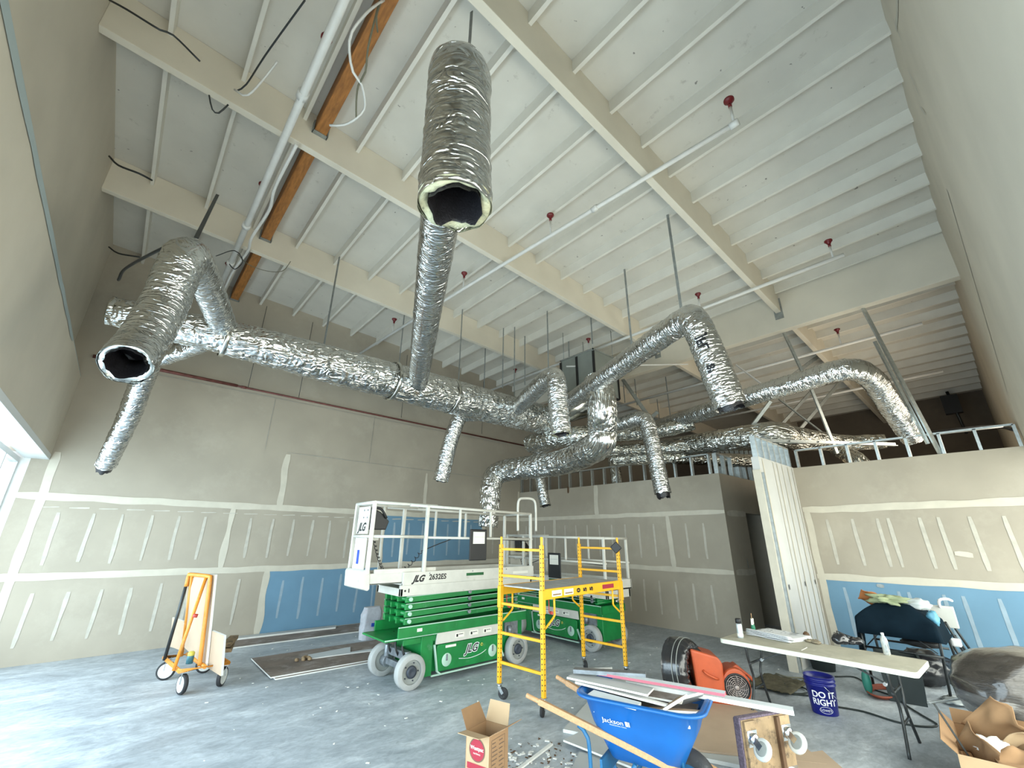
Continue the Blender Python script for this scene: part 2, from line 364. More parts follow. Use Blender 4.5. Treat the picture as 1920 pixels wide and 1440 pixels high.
tag(gd.build('girder', 'paint_beam', bevel=.008), 'deep cream girder crossing the room where the near roof beams end', 'beam')
# steel angle seats where the near roof beams meet the girder are parts of the girder
for y0, y1 in BY[1:]:
    MB().box((XG - .012, y0 - .03, 6.28), (XG - .001, y1 + .03, 6.75)).build('beam_hanger', 'galv_dark', bpy.data.objects['girder'])

# walls -------------------------------------------------------------
def wobble(a, b, w, n=14, amp=.18):
    """outline of a hand-applied mud strip from a to b (2-D), width w"""
    a = Vector(a); b = Vector(b); d = (b - a); L = d.length; d.normalize(); r = Vector((-d.y, d.x)); s = random.random() * 50
    up = []; dn = []
    for i in range(n + 1):
        t = i / n; e = 1 if 0 < i < n else .7
        up.append(a + d * (L * t) + r * (w / 2 * e * (1 + amp * noise.noise(Vector((s + t * L * 2.2, 0, 0))) * 2)))
        dn.append(a + d * (L * t) - r * (w / 2 * e * (1 + amp * noise.noise(Vector((s + t * L * 2.2, 9, 0))) * 2)))
    return up, dn
_layer = [0]
def strip(mb, a, b, w, pl, h, mi, n=14, amp=.18):
    _layer[0] = (_layer[0] + 1) % 9; h = h + _layer[0] * .00035 + (.004 if mi in (5, 7) else 0)
    up, dn = wobble(a, b, w, n, amp); k = len(mb.v)
    pt = lambda q: pl(q.x, q.y, h)
    mb.add([pt(q) for q in up] + [pt(q) for q in dn], [(i, i + 1, n + 2 + i, n + 1 + i) for i in range(n)], mi)
MATS = ['drywall', 'mud', 'mud_thin', 'blue_board', 'mud_blue', 'galv_dark']
# back wall: x along, z up, facing -y
wb = MB().box((-1.28, YB, 0), (XE, YB + .2, 7.5)).box((-1.60, YB, 3.16), (-1.28, YB + .2, 7.5))
pb = lambda x, z, h: (x, YB - h, z)
def rect(mb, pl, x0, z0, x1, z1, h, mi): mb.add([pl(x0, z0, h), pl(x1, z0, h), pl(x1, z1, h), pl(x0, z1, h)], [(0, 1, 2, 3)], mi)
rect(wb, pb, 2.6, .01, 5.05, 1.22, .002, 3); rect(wb, pb, 5.05, 1.22, 8.25, 2.40, .002, 3)
strip(wb, (-1.28, 1.24), (XP, 1.22), .11, pb, .005, 1, 60); strip(wb, (-1.28, 2.47), (XP, 2.42), .12, pb, .005, 1, 60)
strip(wb, (2.6, 1.2), (2.62, .02), .13, pb, .005, 1, 10, .3); strip(wb, (1.75, 2.42), (1.75, 1.26), .10, pb, .005, 1, 10, .4)
strip(wb, (2.58, 3.62), (2.6, 2.47), .13, pb, .005, 1, 10, .5); strip(wb, (6.2, 3.55), (6.2, 2.45), .10, pb, .005, 1, 10, .5)
strip(wb, (5.05, 2.42), (5.08, 1.26), .10, pb, .005, 1, 10, .4); strip(wb, (8.27, 2.42), (8.27, 1.26), .12, pb, .005, 1)
strip(wb, (-1.0, 3.2), (-1.0, .02), .11, pb, .005, 1, 30, .2); strip(wb, (XP - .06, 3.3), (XP - .06, .02), .09, pb, .005, 1, 20)
for i in range(25):
    x = -.72 + .4065 * i
    if abs(x - 1.75) > .12 and abs(x - 5.05) > .15 and x < 9.5:
        strip(wb, (x + random.uniform(-.02, .02), 2.22), (x, 1.44 + random.uniform(-.04, .04)), .052, pb, .004, 4 if 5.05 < x < 8.25 else 2, 6, .3)
    if abs(x - 2.6) > .15 and x < 9.5:
        strip(wb, (x + random.uniform(-.02, .02), 1.02 + random.uniform(-.03, .05)), (x, .27 + random.uniform(-.04, .04)), .052, pb, .004, 4 if 2.6 < x < 5.05 else 2, 6, .3)
for q in (((2.55, 3.66), (9.0, 3.62)), ((2.1, 4.85), (2.1, 3.66)), ((4.5, 4.9), (4.5, 3.65)), ((-1, 4.88), (9, 4.8)), ((7, 4.8), (7, 3.6))):
    strip(wb, q[0], q[1], .008, pb, .003, 5, 10, .6)
for i in range(26): strip(wb, (-1 + i * .37, 2.30 + .05 * noise.noise((i, 0, 0))), (-.75 + i * .37, 2.31), .02, pb, .004, 2, 5, .6)
struct(wb.build('wall_back', MATS))
# left wall: window opening z<3.15; lower furring proud of the upper wall, blue board edge on its top
wl = MB().box((XL - .2, -.45, 3.15), (XL, YB, 4.56)).box((XLU - .2, -1.2, 4.5), (XLU, YB, 7.5)).box((XLU - .2, -1.2, 3.15), (XL - .2, YB, 4.5))
wl.box((XLU, -.45, 4.56), (XL, YB, 4.575), 6)
pl_ = lambda y, z, h: (XL + h, y, z)
strip(wl, (-.4, 4.50), (8.4, 4.53), .075, pl_, .004, 6, 30, .35); strip(wl, (.8, 4.1), (.8, 3.2), .1, pl_, .003, 2, 8)
struct(wl.build('wall_left', ['drywall_brightened'] + MATS[1:] + ['blue_seam']))
wx = MB().box((-2.6, YB, 0), (-1.281, YB + .2, 3.6)); struct(wx.build('wall_outside', 'exterior_white'))
# storefront frame on the left
wf = MB().box((-1.36, -1.2, 3.06), (XL + .004, YB - .001, 3.148)).box((-1.50, -1.2, 2.98), (-1.40, YB, 3.06)).box((-1.50, -1.2, 0), (-1.40, YB, .08))
for y in (-.6, 1.0, 2.7, 4.4, 6.1, 7.8, 9.4, YB - .06): wf.box((-1.50, y, .08), (-1.40, y + .055, 2.98))
win = struct(wf.build('window_1', 'frame_white', bevel=.004)); MB().box((-1.455, -1.2, .08), (-1.448, YB, 2.98)).build('glass', 'glass', win)
# right wall: soffit above the storefront
wr = MB().box((XLU, YR - .25, 3.2), (XP2 + .15, YR, 7.5)).box((XP2 + .15, YR - .25, 0), (XE, YR, 7.5))
pr = lambda x, z, h: (x, YR + h, z)
strip(wr, (6.1, 5.6), (9.6, 4.0), .05, pr, .003, 2, 10, .4); strip(wr, (3.2, 5.7), (4.6, 6.6), .05, pr, .003, 2, 6, .5)
for q in (((4.4, 6.55), (4.5, 6.35)), ((4.9, 6.35), (4.92, 6.0)), ((5.2, 6.1), (5.1, 5.9))): strip(wr, q[0], q[1], .02, pr, .004, 5, 4, .6)
struct(wr.build('wall_right', ['drywall_brightened'] + MATS[1:]))
wf = MB().box((-1.4, YR - .24, 3.1), (XP2 + .1, YR - .14, 3.199)).box((-1.4, YR - .24, 0), (XP2 + .1, YR - .14, .08))
for x in (-1.4, .3, 2.0, 3.7, 5.4, 7.1, 8.8, XP2 + .04): wf.box((x, YR - .24, .08), (x + .055, YR - .14, 3.1))
win = struct(wf.build('window_2', 'frame_white', bevel=.004)); MB().box((-1.4, YR - .195, .08), (XP2 + .1, YR - .188, 3.1)).build('glass', 'glass', win)
mat('drywall_shaded', (.16, .13, .10), .9, var=.1)  # drywall with the shade of the far end put into its colour
struct(MB().box((XE, -1.2, 0), (XE + .2, YB + .2, 7.5)).build('wall_far', 'drywall_shaded'))
struct(MB().box((XLU - .2, -1.2, 3.15), (XLU, YR, 7.5)).build('wall_corner', 'drywall'))
# partition (face x = XP, y 4.05..YB, z 0..3.27)
PH = 3.27; YC = 4.05
wp = MB().box((XP, YC, 0), (XP + .12, YB, PH)); pp = lambda y, z, h: (XP - h, y, z)
strip(wp, (YC, 1.24), (YB, 1.22), .10, pp, .005, 1, 40); strip(wp, (YC, 2.45), (YB, 2.42), .10, pp, .005, 1, 40)
strip(wp, (7.44, PH), (7.46, 2.44), .14, pp, .005, 1, 8, .2); strip(wp, (5.40, 2.42), (5.36, 1.25), .11, pp, .005, 1, 10, .4); strip(wp, (9.03, 2.42), (9.05, 1.25), .10, pp, .005, 1, 10, .4)
for i in range(16):
    y = 4.56 + .4065 * i
    if abs(y - 5.38) > .15 and abs(y - 9.03) > .15 and y < 10.4: strip(wp, (y, 2.22), (y, 1.45 + random.uniform(-.04, .04)), .05, pp, .004, 2, 6, .3)
    if y < 10.4: strip(wp, (y, .97), (y, .27 + random.uniform(-.04, .04)), .05, pp, .004, 2, 6, .3)
strip(wp, (8.45, 3.30), (8.45, 3.12), .07, pp, .006, 6, 4)
struct(wp.build('wall_partition', MATS + ['dark_wood']))
# return wall with the doorway (face y = YC), corridor beyond
wq = MB().box((XP + .12, YC, 0), (10.88, YC + .12, PH)).box((10.88, YC, 2.46), (12.0, YC + .12, PH)).box((12.0, YC, 0), (13.6, YC + .12, PH))
wq.box((10.88, YC + .12, 0), (10.9, YC + 2.2, PH)).box((12.0, YC + .12, 0), (12.02, YC + 2.2, PH)).box((10.88, YC + 2.2, 0), (12.02, YC + 2.3, PH)).box((10.88, YC + .12, 2.9), (12.02, YC + 2.2, 2.95))
pq = lambda x, z, h: (x, YC - h, z)
strip(wq, (XP + .1, 1.24), (10.86, 1.22), .12, pq, .004, 2, 8); strip(wq, (XP + .1, 2.42), (10.86, 2.44), .12, pq, .004, 2, 8); strip(wq, (10.5, 1.5), (10.5, 1.3), .05, pq, .005, 5, 3)
struct(wq.build('wall_return', MATS))
# right partition (face x = XP2, y YR..2.70) and the wing wall (face y = 2.70)
wr2 = MB().box((XP2, YR, 0), (XP2 + .12, 2.70, PH)); p2 = lambda y, z, h: (XP2 - h, y, z)
rect(wr2, p2, YR, .01, 2.58, 1.24, .002, 3)
strip(wr2, (YR, 1.27), (2.68, 1.25), .11, p2, .005, 1, 20, .25); strip(wr2, (YR, 2.47), (2.68, 2.44), .12, p2, .005, 1, 20, .25); strip(wr2, (2.62, 2.5), (2.60, .02), .11, p2, .005, 1, 14, .2)
for y in (2.32, 1.93, 1.57, 1.42, 1.01, .78, .42, .05, -.3): strip(wr2, (y, 2.26), (y - .02, 1.47), .055, p2, .004, 2, 6, .25)
for y in (2.30, 1.55, 1.42, 1.0, .78, .40, .05): strip(wr2, (y, 1.09), (y - .02, .30), .055, p2, .004, 4, 6, .25)
strip(wr2, (.72, 1.70), (.52, 1.68), .09, p2, .006, 1, 4, .4); strip(wr2, (1.82, 1.16), (1.72, 1.15), .05, p2, .006, 5, 3, .3)
struct(wr2.build('wall_partition_right', MATS))
wn = MB().box((8.25, 2.70, 0), (XP2 + .12, 2.82, 3.28)); pn = lambda x, z, h: (x, 2.70 - h, z)
wn.box((8.22, 2.702, 0), (8.25, 2.822, 3.05), 1).box((8.262, 2.66, 0), (8.30, 2.70, 3.0), 5)
for x, w_ in ((8.42, .05), (8.95, .03), (9.15, .04), (9.42, .035), (9.75, .05), (10.0, .03)): strip(wn, (x, 3.25), (x + .02, .05), w_, pn, .005, 6, 12, .2)
for x in (8.52, 9.35, 9.95): strip(wn, (x, 1.20), (x, 1.12), .035, pn, .008, 7, 3, 0)
struct(MB().box((XP2 + .13, 2.70, 0), (XE, 2.82, PH)).build('wall_light_blocker', 'drywall'))  # unseen wall added to keep the far fill light out of the corridor
struct(wn.build('wall_wing', ['white_wall'] + MATS[1:] + ['mud', 'black']))

# bare stud framing above the drywall: one framing thing per wall, track and studs its parts
def framing(name, label, a, b, z0, z1, n, axis, extra=()):
    root = thing(name, label, 'framing')
    a = Vector(a); b = Vector(b); wdt = .09
    MB().bar((a.x, a.y, z1), (b.x, b.y, z1), wdt, .03).build('top_track', 'galv', root)
    d = (b - a); L = d.length
    for i in range(n + 1):
        q = a + d * (i / n)
        MB().box((-.045 if axis == 'x' else -.02, -.02 if axis == 'x' else -.045, z0), (.045 if axis == 'x' else .02, .02 if axis == 'x' else .045, z1), T=Matrix.Translation((q.x, q.y, 0))).build('stud', 'galv', root)
    return root
framing('stud_framing', 'row of bare steel studs above the tan partition beneath the hanging ducts', (XP + .06, YC + .2), (XP + .06, YB - .05), PH, 3.72, 15, 'x')
framing('stud_framing', 'bare steel studs above the drywall over the dark doorway', (XP + .06, YC + .06), (12.6, YC + .06), PH, 3.72, 7, 'y')
framing('stud_framing', 'row of bare steel studs above the far right wall with the blue board', (XP2 + .06, YR + .05), (XP2 + .06, 2.6), PH, 3.62, 7, 'x')
framing('stud_framing', 'bare steel studs above the white wing wall beside the doorway', (8.32, 2.76), (XP2, 2.76), 3.28, 3.66, 6, 'y')

# ================================================================= DUCTS
def rings(path, rad, seg, wr, seed, u0=0, ragged=0):
    """wrinkled foil tube with uv in metres"""
    pts = [Vector(q) for q in path]; N = len(pts); prev = None; vs = []; uvs = []; s = 0
    for i in range(N):
        d = (pts[min(i + 1, N - 1)] - pts[max(i - 1, 0)]).normalized()
        if prev is None:
            u = Vector((0, 0, 1)) if abs(d.z) < .9 else Vector((1, 0, 0)); prev = d.cross(u).normalized()
        a = (prev - d * prev.dot(d)).normalized(); prev = a; b = d.cross(a)
        if i: s += (pts[i] - pts[i - 1]).length
        r = rad[i] if isinstance(rad, list) else rad
        for k in range(seg + 1):
            t = 2 * PI * (k % seg) / seg; q = Vector((math.cos(t) * 1.2, math.sin(t) * 1.2, s * 8 + seed)); q2 = Vector((math.cos(t) * 2.4, math.sin(t) * 2.4, s * 22 + seed))
            h = wr * (noise.noise(q) * .8 + noise.noise(q2) * .75 + .35 * math.sin(2 * PI * s / .062 + t + 2.5 * noise.noise(q)))
            off = 0
            if ragged and i >= N - 2: off = ragged * noise.noise(Vector((math.cos(t) * 2, math.sin(t) * 2, seed)))
            vs.append(pts[i] + (a * math.cos(t) + b * math.sin(t)) * (r + h) + d * off); uvs.append((t * r if k < seg else 2 * PI * r, s))
    W = seg + 1; fs = [(i * W + k, i * W + k + 1, (i + 1) * W + k + 1, (i + 1) * W + k) for i in range(N - 1) for k in range(seg)]
    return vs, fs, uvs, (pts[-1], d, a, b, r)
def jacket(name, path, rad, mat_, parent, seg=36, wr=.011, seed=0, ragged=0):
    vs, fs, uvs, end = rings(path, rad, seg, wr, seed, ragged=ragged)
    mb = MB(); mb.add(vs, fs, 0, True); ob = mb.build(name, mat_, parent); me = ob.data
    lay = me.uv_layers.new(name='UVMap'); li = [l.vertex_index for l in me.loops]
    flat = []
    for i in li: flat += uvs[i]
    lay.data.foreach_set('uv', flat)
    return ob, end
def duct(name, label, pts, rad, mats='foil', open_end=True, liner_out=0, seed=None, wr=.011, cat='duct', seg=36, step=.028, group=None, ins=True, back=None):
    root = thing(name, label, cat, group=group)
    path = smooth_path(pts, step); N = len(path)
    if isinstance(rad, (list, tuple)):
        # radius per control point, along the cumulative length
        cum = [0]
        for i in range(1, N): cum.append(cum[-1] + (path[i] - path[i - 1]).length)
        ctl = []; cp = [Vector(q) for q in pts]; k = 0; acc = 0
        for q in cp:
            j = min(range(N), key=lambda i: (path[i] - q).length); ctl.append(cum[j])
        rr = []
        for c in cum:
            j = 0
            while j < len(ctl) - 2 and c > ctl[j + 1]: j += 1
            t = max(0, min(1, (c - ctl[j]) / max(1e-6, ctl[j + 1] - ctl[j]))); rr.append(rad[j] * (1 - t) + rad[j + 1] * t)
    else: rr = [rad] * N
    seed = random.random() * 90 if seed is None else seed
    ob, (e, d, a, b, r) = jacket('jacket', path, rr, mats, root, seg, wr, seed, ragged=.03 if open_end else 0)
    if open_end:
        # insulation ring and dark liner inside the mouth
        def ringpts(rad_, h, am): return [(e + d * (h + am * noise.noise(Vector((math.cos(t) * 2, math.sin(t) * 2, seed + rad_ * 9)))) + (a * math.cos(t) + b * math.sin(t)) * rad_ * (1 + am * 2 * noise.noise(Vector((math.cos(t) * 3, math.sin(t) * 3, seed))))) for t in [2 * PI * k / 32 for k in range(32)]]
        L = [ringpts(r * .99, -.04, .0), ringpts(r * .93, -.005, .02), ringpts(r * .72, -.03, .07)]
        mb = MB(); vs = sum(L, []); mb.add(vs, [(i * 32 + k, i * 32 + (k + 1) % 32, (i + 1) * 32 + (k + 1) % 32, (i + 1) * 32 + k) for i in range(2) for k in range(32)], 0, True)
        mb.build('insulation', 'insulation' if ins else 'foil_dull', root)
        hs = [liner_out, -.02, -.06, -.12, -.2, -.3]; L = [ringpts(r * .73 * (1 - .04 * (i % 2)), h, .06) for i, h in enumerate(hs)]; mb = MB(); vs = sum(L, [])
        mb.add(vs, [(i * 32 + k, (i + 1) * 32 + k, (i + 1) * 32 + (k + 1) % 32, i * 32 + (k + 1) % 32) for i in range(len(hs) - 1) for k in range(32)] + [tuple((len(hs) - 1) * 32 + k for k in range(32))], 0, True)
        if liner_out:
            mb.add([q + (q - e - d * liner_out) * .03 for q in L[0]] + [q for q in ringpts(r * .80, -.05, .02)], [(k, (k + 1) % 32, 32 + (k + 1) % 32, 32 + k) for k in range(32)], 0, True)
        mb.build('liner', 'liner', root)
    return root, (path, rr, e, d, a, b, r)
ZT = 4.6
def T(px, py, z=ZT): return at(px, py, 2, z)
# trunk
tr = [(-.68, 7.06, ZT), (.9, 6.95, ZT), (2.0, 6.98, ZT), (3.9, 7.0, ZT), (5.8, 7.02, ZT), (7.3, 7.0, ZT)]
root, _ = duct('trunk_duct', 'long foil wrapped trunk duct running level in front of the back wall', tr, [.19, .27, .31, .35, .36, .36], mats='foil_trunk', open_end=False, wr=.014, seed=3, seg=44)
for x, r in ((-.68, .19),):
    MB().lathe([(0, -.02), (r * .7, -.03), (r * .98, 0), (r, .04)], (x, 7.06, ZT), (1, 0, 0)).build('end_cap', 'foil_dull', root)
for x in (.55, 3.2, 4.5): MB().lathe([(.0 + .30 + (.06 if x > 2 else -.02), 0), (.31 + (.06 if x > 2 else -.02), .005), (.31 + (.06 if x > 2 else -.02), .06), (.30 + (.06 if x > 2 else -.02), .065)], (x, 6.96 + .01 * x, ZT), (1, .01, 0), seg=44).build('tape_band', 'foil_dull', root)

def vdrop(top, zb, lean=(0, 0), n=3):
    x, y, z = top
    return [(x + lean[0] * i / n, y + lean[1] * i / n, z + (zb - z) * i / n) for i in range(1, n + 1)]
# D big centre duct: branch from the trunk towards the camera, elbow, drop
e = T(864, 122); e = Vector((e.x, e.y, ZT)); tj = Vector((3.62, 6.72, ZT))
dv = (e - tj).normalized()
p = [tj, tj + (e - tj) * .35 + Vector((0, 0, .02)), tj + (e - tj) * .7, e - dv * .28, e + Vector((.0, 0, -.14)), *[Vector((e.x + .015 * i, e.y + .01 * i, ZT - .14 - .30 * i)) for i in range(1, 4)]]
root, info = duct('flexible_duct', 'large foil flexible duct hanging nearest the camera, its torn end open and dark', p, [.175, .175, .175, .18, .185, .187, .19, .20], seed=11, wr=.0085, seg=48, step=.022)
# printed marks along the branch
mb = MB(); path, rr = info[0], info[1]
for i in range(0, len(path) // 2, 1):
    if (30 < i < 62) or (95 < i < 140):
        c = path[i]; d = (path[i + 1] - path[i]).normalized(); side = d.cross(Vector((0, 0, 1))); dirn = (Vector((0, 0, -1)) + side * .35).normalized(); tang = d.cross(dirn)
        ww = random.uniform(.2, 1) * .012; off = random.uniform(-.006, .006)
        q = c + dirn * (rr[i] + .014) + tang * off
        mb.add([q - tang * ww - d * .006, q + tang * ww - d * .006, q + tang * ww + d * .004, q - tang * ww + d * .004], [(0, 1, 2, 3)])
mb.build('printed_line', 'box_ink', root)
# B left front drop
e = T(352, 482); tj = Vector((.52, 6.85, ZT)); bt = at(236, 684, 2, 3.22)
p = [tj + Vector((0, 0, .1)), tj + (e - tj) * .45 + Vector((0, 0, .12)), e + (tj - e).normalized() * .25 + Vector((0, 0, .08)), e + Vector((-.02, -.05, -.06)), e + (bt - e) * .35 + Vector((0, .12, -.10)), e + (bt - e) * .7 + Vector((0, .12, -.10)), bt]
duct('flexible_duct', 'foil flexible duct bending over the left end of the trunk, wide mouth facing down', p, [.17, .17, .175, .19, .19, .19, .19], seed=21, wr=.010, seg=44, step=.024, ins=False)
# C left rear drop
e = T(285, 672); tj = Vector((.45, 6.9, ZT - .08)); bt = at(198, 872, 2, 2.92)
e = at(292, 672, 2, 4.35)
p = [tj, tj + (e - tj) * .5 + Vector((0, 0, -.02)), e + (tj - e).normalized() * .2, e + Vector((-.05, 0, -.1)), e + (bt - e) * .5 + Vector((0, 0, -.05)), bt]
duct('flexible_duct', 'narrow foil duct hanging lowest at the far left, dark liner showing at its tip', p, [.13, .13, .14, .145, .14, .13], seed=31, liner_out=.1, wr=.012, ins=False)
# E drop behind the trunk
e = T(866, 772); tj = Vector((5.7, 7.2, ZT - .1)); e = at(862, 778, 2, 4.45); bt = at(826, 902, 2, 3.0)
p = [tj, (tj + e) / 2, e + Vector((.05, 0, 0)), e + Vector((-.05, 0, -.15)), (e + bt) / 2 + Vector((-.04, 0, 0)), bt]
duct('flexible_duct', 'narrow foil duct hanging in front of the back wall, above the scissor lift cage', p, .165, seed=41, liner_out=0)
# F drop in front of the trunk centre
e = T(1040, 702); tj = Vector((6.15, 6.75, ZT)); bt = at(1053, 815, 0, e.x + .05)
p = [tj, tj + (e - tj) * .5 + Vector((0, 0, .05)), e + (tj - e).normalized() * .22 + Vector((0, 0, .02)), e + Vector((0, -.03, -.12)), e + (bt - e) * .55, bt]
duct('flexible_duct', 'short foil duct bending down in front of the trunk beside the grey plenum', p, .17, seed=51, wr=.013)
# G right branch and drop
e = T(1300, 590); tj = Vector((6.9, 6.35, ZT - .02)); bt = at(1370, 762, 2, 3.36)
p = [tj, tj + (e - tj) * .33 + Vector((0, 0, -.02)), tj + (e - tj) * .67, e + (tj - e).normalized() * .22, e + Vector((0, 0, -.13)), e + (bt - e) * .4, e + (bt - e) * .7, bt]
root, info = duct('flexible_duct', 'long foil duct right of centre ending in a drop with handwritten letters', p, [.16, .17, .17, .175, .185, .185, .185, .185], seed=61, wr=.009, seg=44, step=.024, ins=False, liner_out=.04)
path, rr = info[0], info[1]
def wrap_on(i0, size, s0):
    c = path[i0]; d = (path[i0 + 1] - path[i0]).normalized(); tc_ = (CAM - c); tc_ = (tc_ - d * tc_.dot(d)).normalized(); side = d.cross(tc_)
    # letters run down the duct, read from the side
    def fn(x, y):
        ang = (y + s0) / rr[i0]; return c + d * x + (tc_ * math.cos(ang) + side * math.sin(ang)) * (rr[i0] + .02)
    return fn
N_ = len(path)
text('JFL', .15, wrap_on(int(N_ * .868), .13, .02), 'ink', root, bold=.004)
text('8"', .12, wrap_on(int(N_ * .925), .12, .03), 'ink', root, bold=.004)
# H large return loop
h0 = Vector((8.0, 6.3, 5.3))
q1 = at(1128, 760, 2, 4.2); q2 = at(1130, 838, 2, 3.52); q3 = at(1050, 868, 2, 3.42); q4 = at(935, 885, 2, 3.38); q5 = at(922, 935, 2, 2.75); q5 = Vector((q4.x - .1, q4.y - .02, 2.75))
top = at(1120, 715, 2, 4.75)
p = [top, q1, q1 + (q2 - q1) * .55, q2 + Vector((-.1, .05, .02)), q3, q4 + (q3 - q4).normalized() * .1, q4 + Vector((-.16, .06, -.28)), Vector((q4.x - .22, q4.y + .05, 2.55)), Vector((q4.x - .24, q4.y + .06, 2.12))]
duct('return_duct', 'thickest foil duct, looping down from the grey plenum and ending low behind the scissor lift', p, [.27, .27, .27, .27, .26, .26, .25, .24, .23], mats='foil_trunk', seed=71, wr=.016, seg=44)
# I drop right of the loop
e = at(1212, 782, 2, 4.35); tj = at(1130, 800, 2, 4.35); bt = at(1243, 925, 0, e.x)
p = [tj, tj + (e - tj) * .5 + Vector((0, 0, -.03)), e + (tj - e).normalized() * .2, e + Vector((0, 0, -.13)), e + (bt - e) * .5, bt]
duct('flexible_duct', 'foil duct hanging in front of the tan partition, ragged dark liner at its tip', p, .165, seed=81, liner_out=.09, ins=False)
# J small drop left of it
e = at(1005, 862, 2, 3.8); bt = at(1023, 948, 0, e.x)
p = [at(1040, 830, 2, 4.15), e + Vector((.10, .02, .22)), e, e + (bt - e) * .3, e + (bt - e) * .6, bt]
duct('flexible_duct', 'slim foil duct hanging beneath the large loop in front of the tan partition', p, .135, seed=91)
# K far right
pts = [at(1235, 800, 2, 4.5), at(1310, 775, 2, 4.5), at(1400, 745, 2, 4.5), at(1500, 716, 2, 4.55), at(1585, 693, 2, 4.6), at(1632, 708, 2, 4.5), at(1672, 765, 2, 4.1), at(1712, 822, 2, 3.62)]
duct('flexible_duct', 'long foil duct at the far right arching over and down beside the bright stud braces', pts, [.17, .17, .175, .18, .185, .185, .18, .17], seed=101, wr=.012, ins=False)
# ducts above the rooms beyond the partition
def far(name, label, pl, r, **k): return duct(name, label, [at(a, b, 2, z) for a, b, z in pl], r, mats='foil_dull', open_end=False, seg=26, step=.05, **k)
far('supply_duct', 'foil supply duct lying above the far rooms and tapering toward the right', [(1160, 845, 4.0), (1260, 838, 4.0), (1360, 825, 4.0), (1450, 815, 4.0), (1490, 822, 3.95), (1580, 830, 3.9), (1660, 828, 3.85)], [.2, .22, .25, .28, .26, .17, .15], seed=5)
far('supply_duct', 'foil duct lying just above the stud framing of the tan partition', [(1135, 845, 3.95), (1200, 843, 3.95), (1280, 838, 3.95), (1340, 836, 3.95)], .17, seed=6)
far('supply_duct', 'short foil duct crossing behind the drop with dark liner, under the long right branch', [(1150, 815, 4.3), (1195, 812, 4.3), (1245, 806, 4.3), (1300, 792, 4.4)], .17, seed=7)
far('supply_duct', 'foil duct emerging behind the large loop near the back wall', [(995, 832, 4.15), (1040, 822, 4.15), (1090, 818, 4.15), (1130, 816, 4.2)], .24, seed=8)
duct('flexible_duct', 'foil duct dropping behind the studs above the tan partition', [at(1148, 850, 0, 10.6), at(1152, 875, 0, 10.6), at(1158, 910, 0, 10.6), at(1160, 935, 0, 10.6)], .16, mats='foil_dull', open_end=False, seed=9, seg=26, step=.05)
duct('flexible_duct', 'foil duct crossing behind the studs above the far right wall', [at(1560, 835, 0, 11.6), at(1585, 850, 0, 11.4), at(1610, 865, 0, 11.2), at(1625, 885, 0, 11.2)], .17, mats='foil_dull', open_end=False, seed=10, seg=26, step=.05)
far('supply_duct', 'crumpled dark foil duct low behind the studs of the tan partition', [(1150, 862, 3.75), (1250, 858, 3.75), (1350, 862, 3.7), (1440, 865, 3.7)], .16, seed=12)
# plenum
root = thing('duct_plenum', 'grey sheet metal plenum box hanging from the roof above the duct junction', 'plenum', (7.85, 6.0, 5.0))
MB().box((-.45, -.5, 0), (.45, .5, 1.05)).build('box_body', 'plenum_metal', root, bevel=.005)
for z, m_ in ((-.02, 'black'), (1.03, 'galv_dark')): MB().box((-.465, -.515, z), (-.44, .515, z + .035)).box((.44, -.515, z), (.465, .515, z + .035)).box((-.465, -.515, z), (.465, -.49, z + .035)).box((-.465, .49, z), (.465, .515, z + .035)).build('flange', m_, root)
for q in ((-.455, -.505), (-.455, 0), (-.455, .505), (.455, -.505)): MB().box((q[0] - .012, q[1] - .03, 0), (q[0] + .012, q[1] + .03, 1.0)).build('corner_seam', 'black', root)
for q in ((-.4, -.45), (-.4, .45), (.4, -.45), (.4, .45)): MB().cyl((q[0], q[1], 1.05), (q[0], q[1], roof(7.24, 7.85, 6) - 5.0), .008, seg=6).build('hanger_rod', 'galv_dark', root)
tag(MB().tube([(7.25, 6.6, 4.75), (7.6, 6.4, 4.9), (8.1, 6.2, 5.1), (8.1, 6.1, 5.18)], [.36, .38, .40, .40], seg=28).build('plenum_boot', 'foil_dull'), 'foil wrapped boot joining the trunk duct to the grey plenum', 'duct')

# ================================================================= ROOF DETAILS
# brown timber in three bays
for i, (y0, y1, lb) in enumerate(((2.236, 4.964, 'brown unpainted timber in the nearest bay, crossed by loose wires'), (5.066, 7.814, 'brown unpainted timber in the middle bay between two cream beams'), (7.916, YB - .01, 'brown unpainted timber nearest the back wall'))):
    ob = MB().add([(x, y, roof(7.12, x, y) + k) for k in (0, .29) for x, y in ((.78, y0), (.93, y0), (.93, y1), (.78, y1))], BOXF).build('wood_rafter', 'wood_brown', bevel=.008); tag(ob, lb, 'rafter')
    for y in (y1 - .07,):
        z = roof(7.12, .85, y); MB().box((.76, y, z - .012), (.95, y + .065, z)).box((.755, y, z - .012), (.77, y + .065, z + .16)).box((.94, y, z - .012), (.955, y + .065, z + .16)).build('joist_hanger', 'galv_dark', ob)
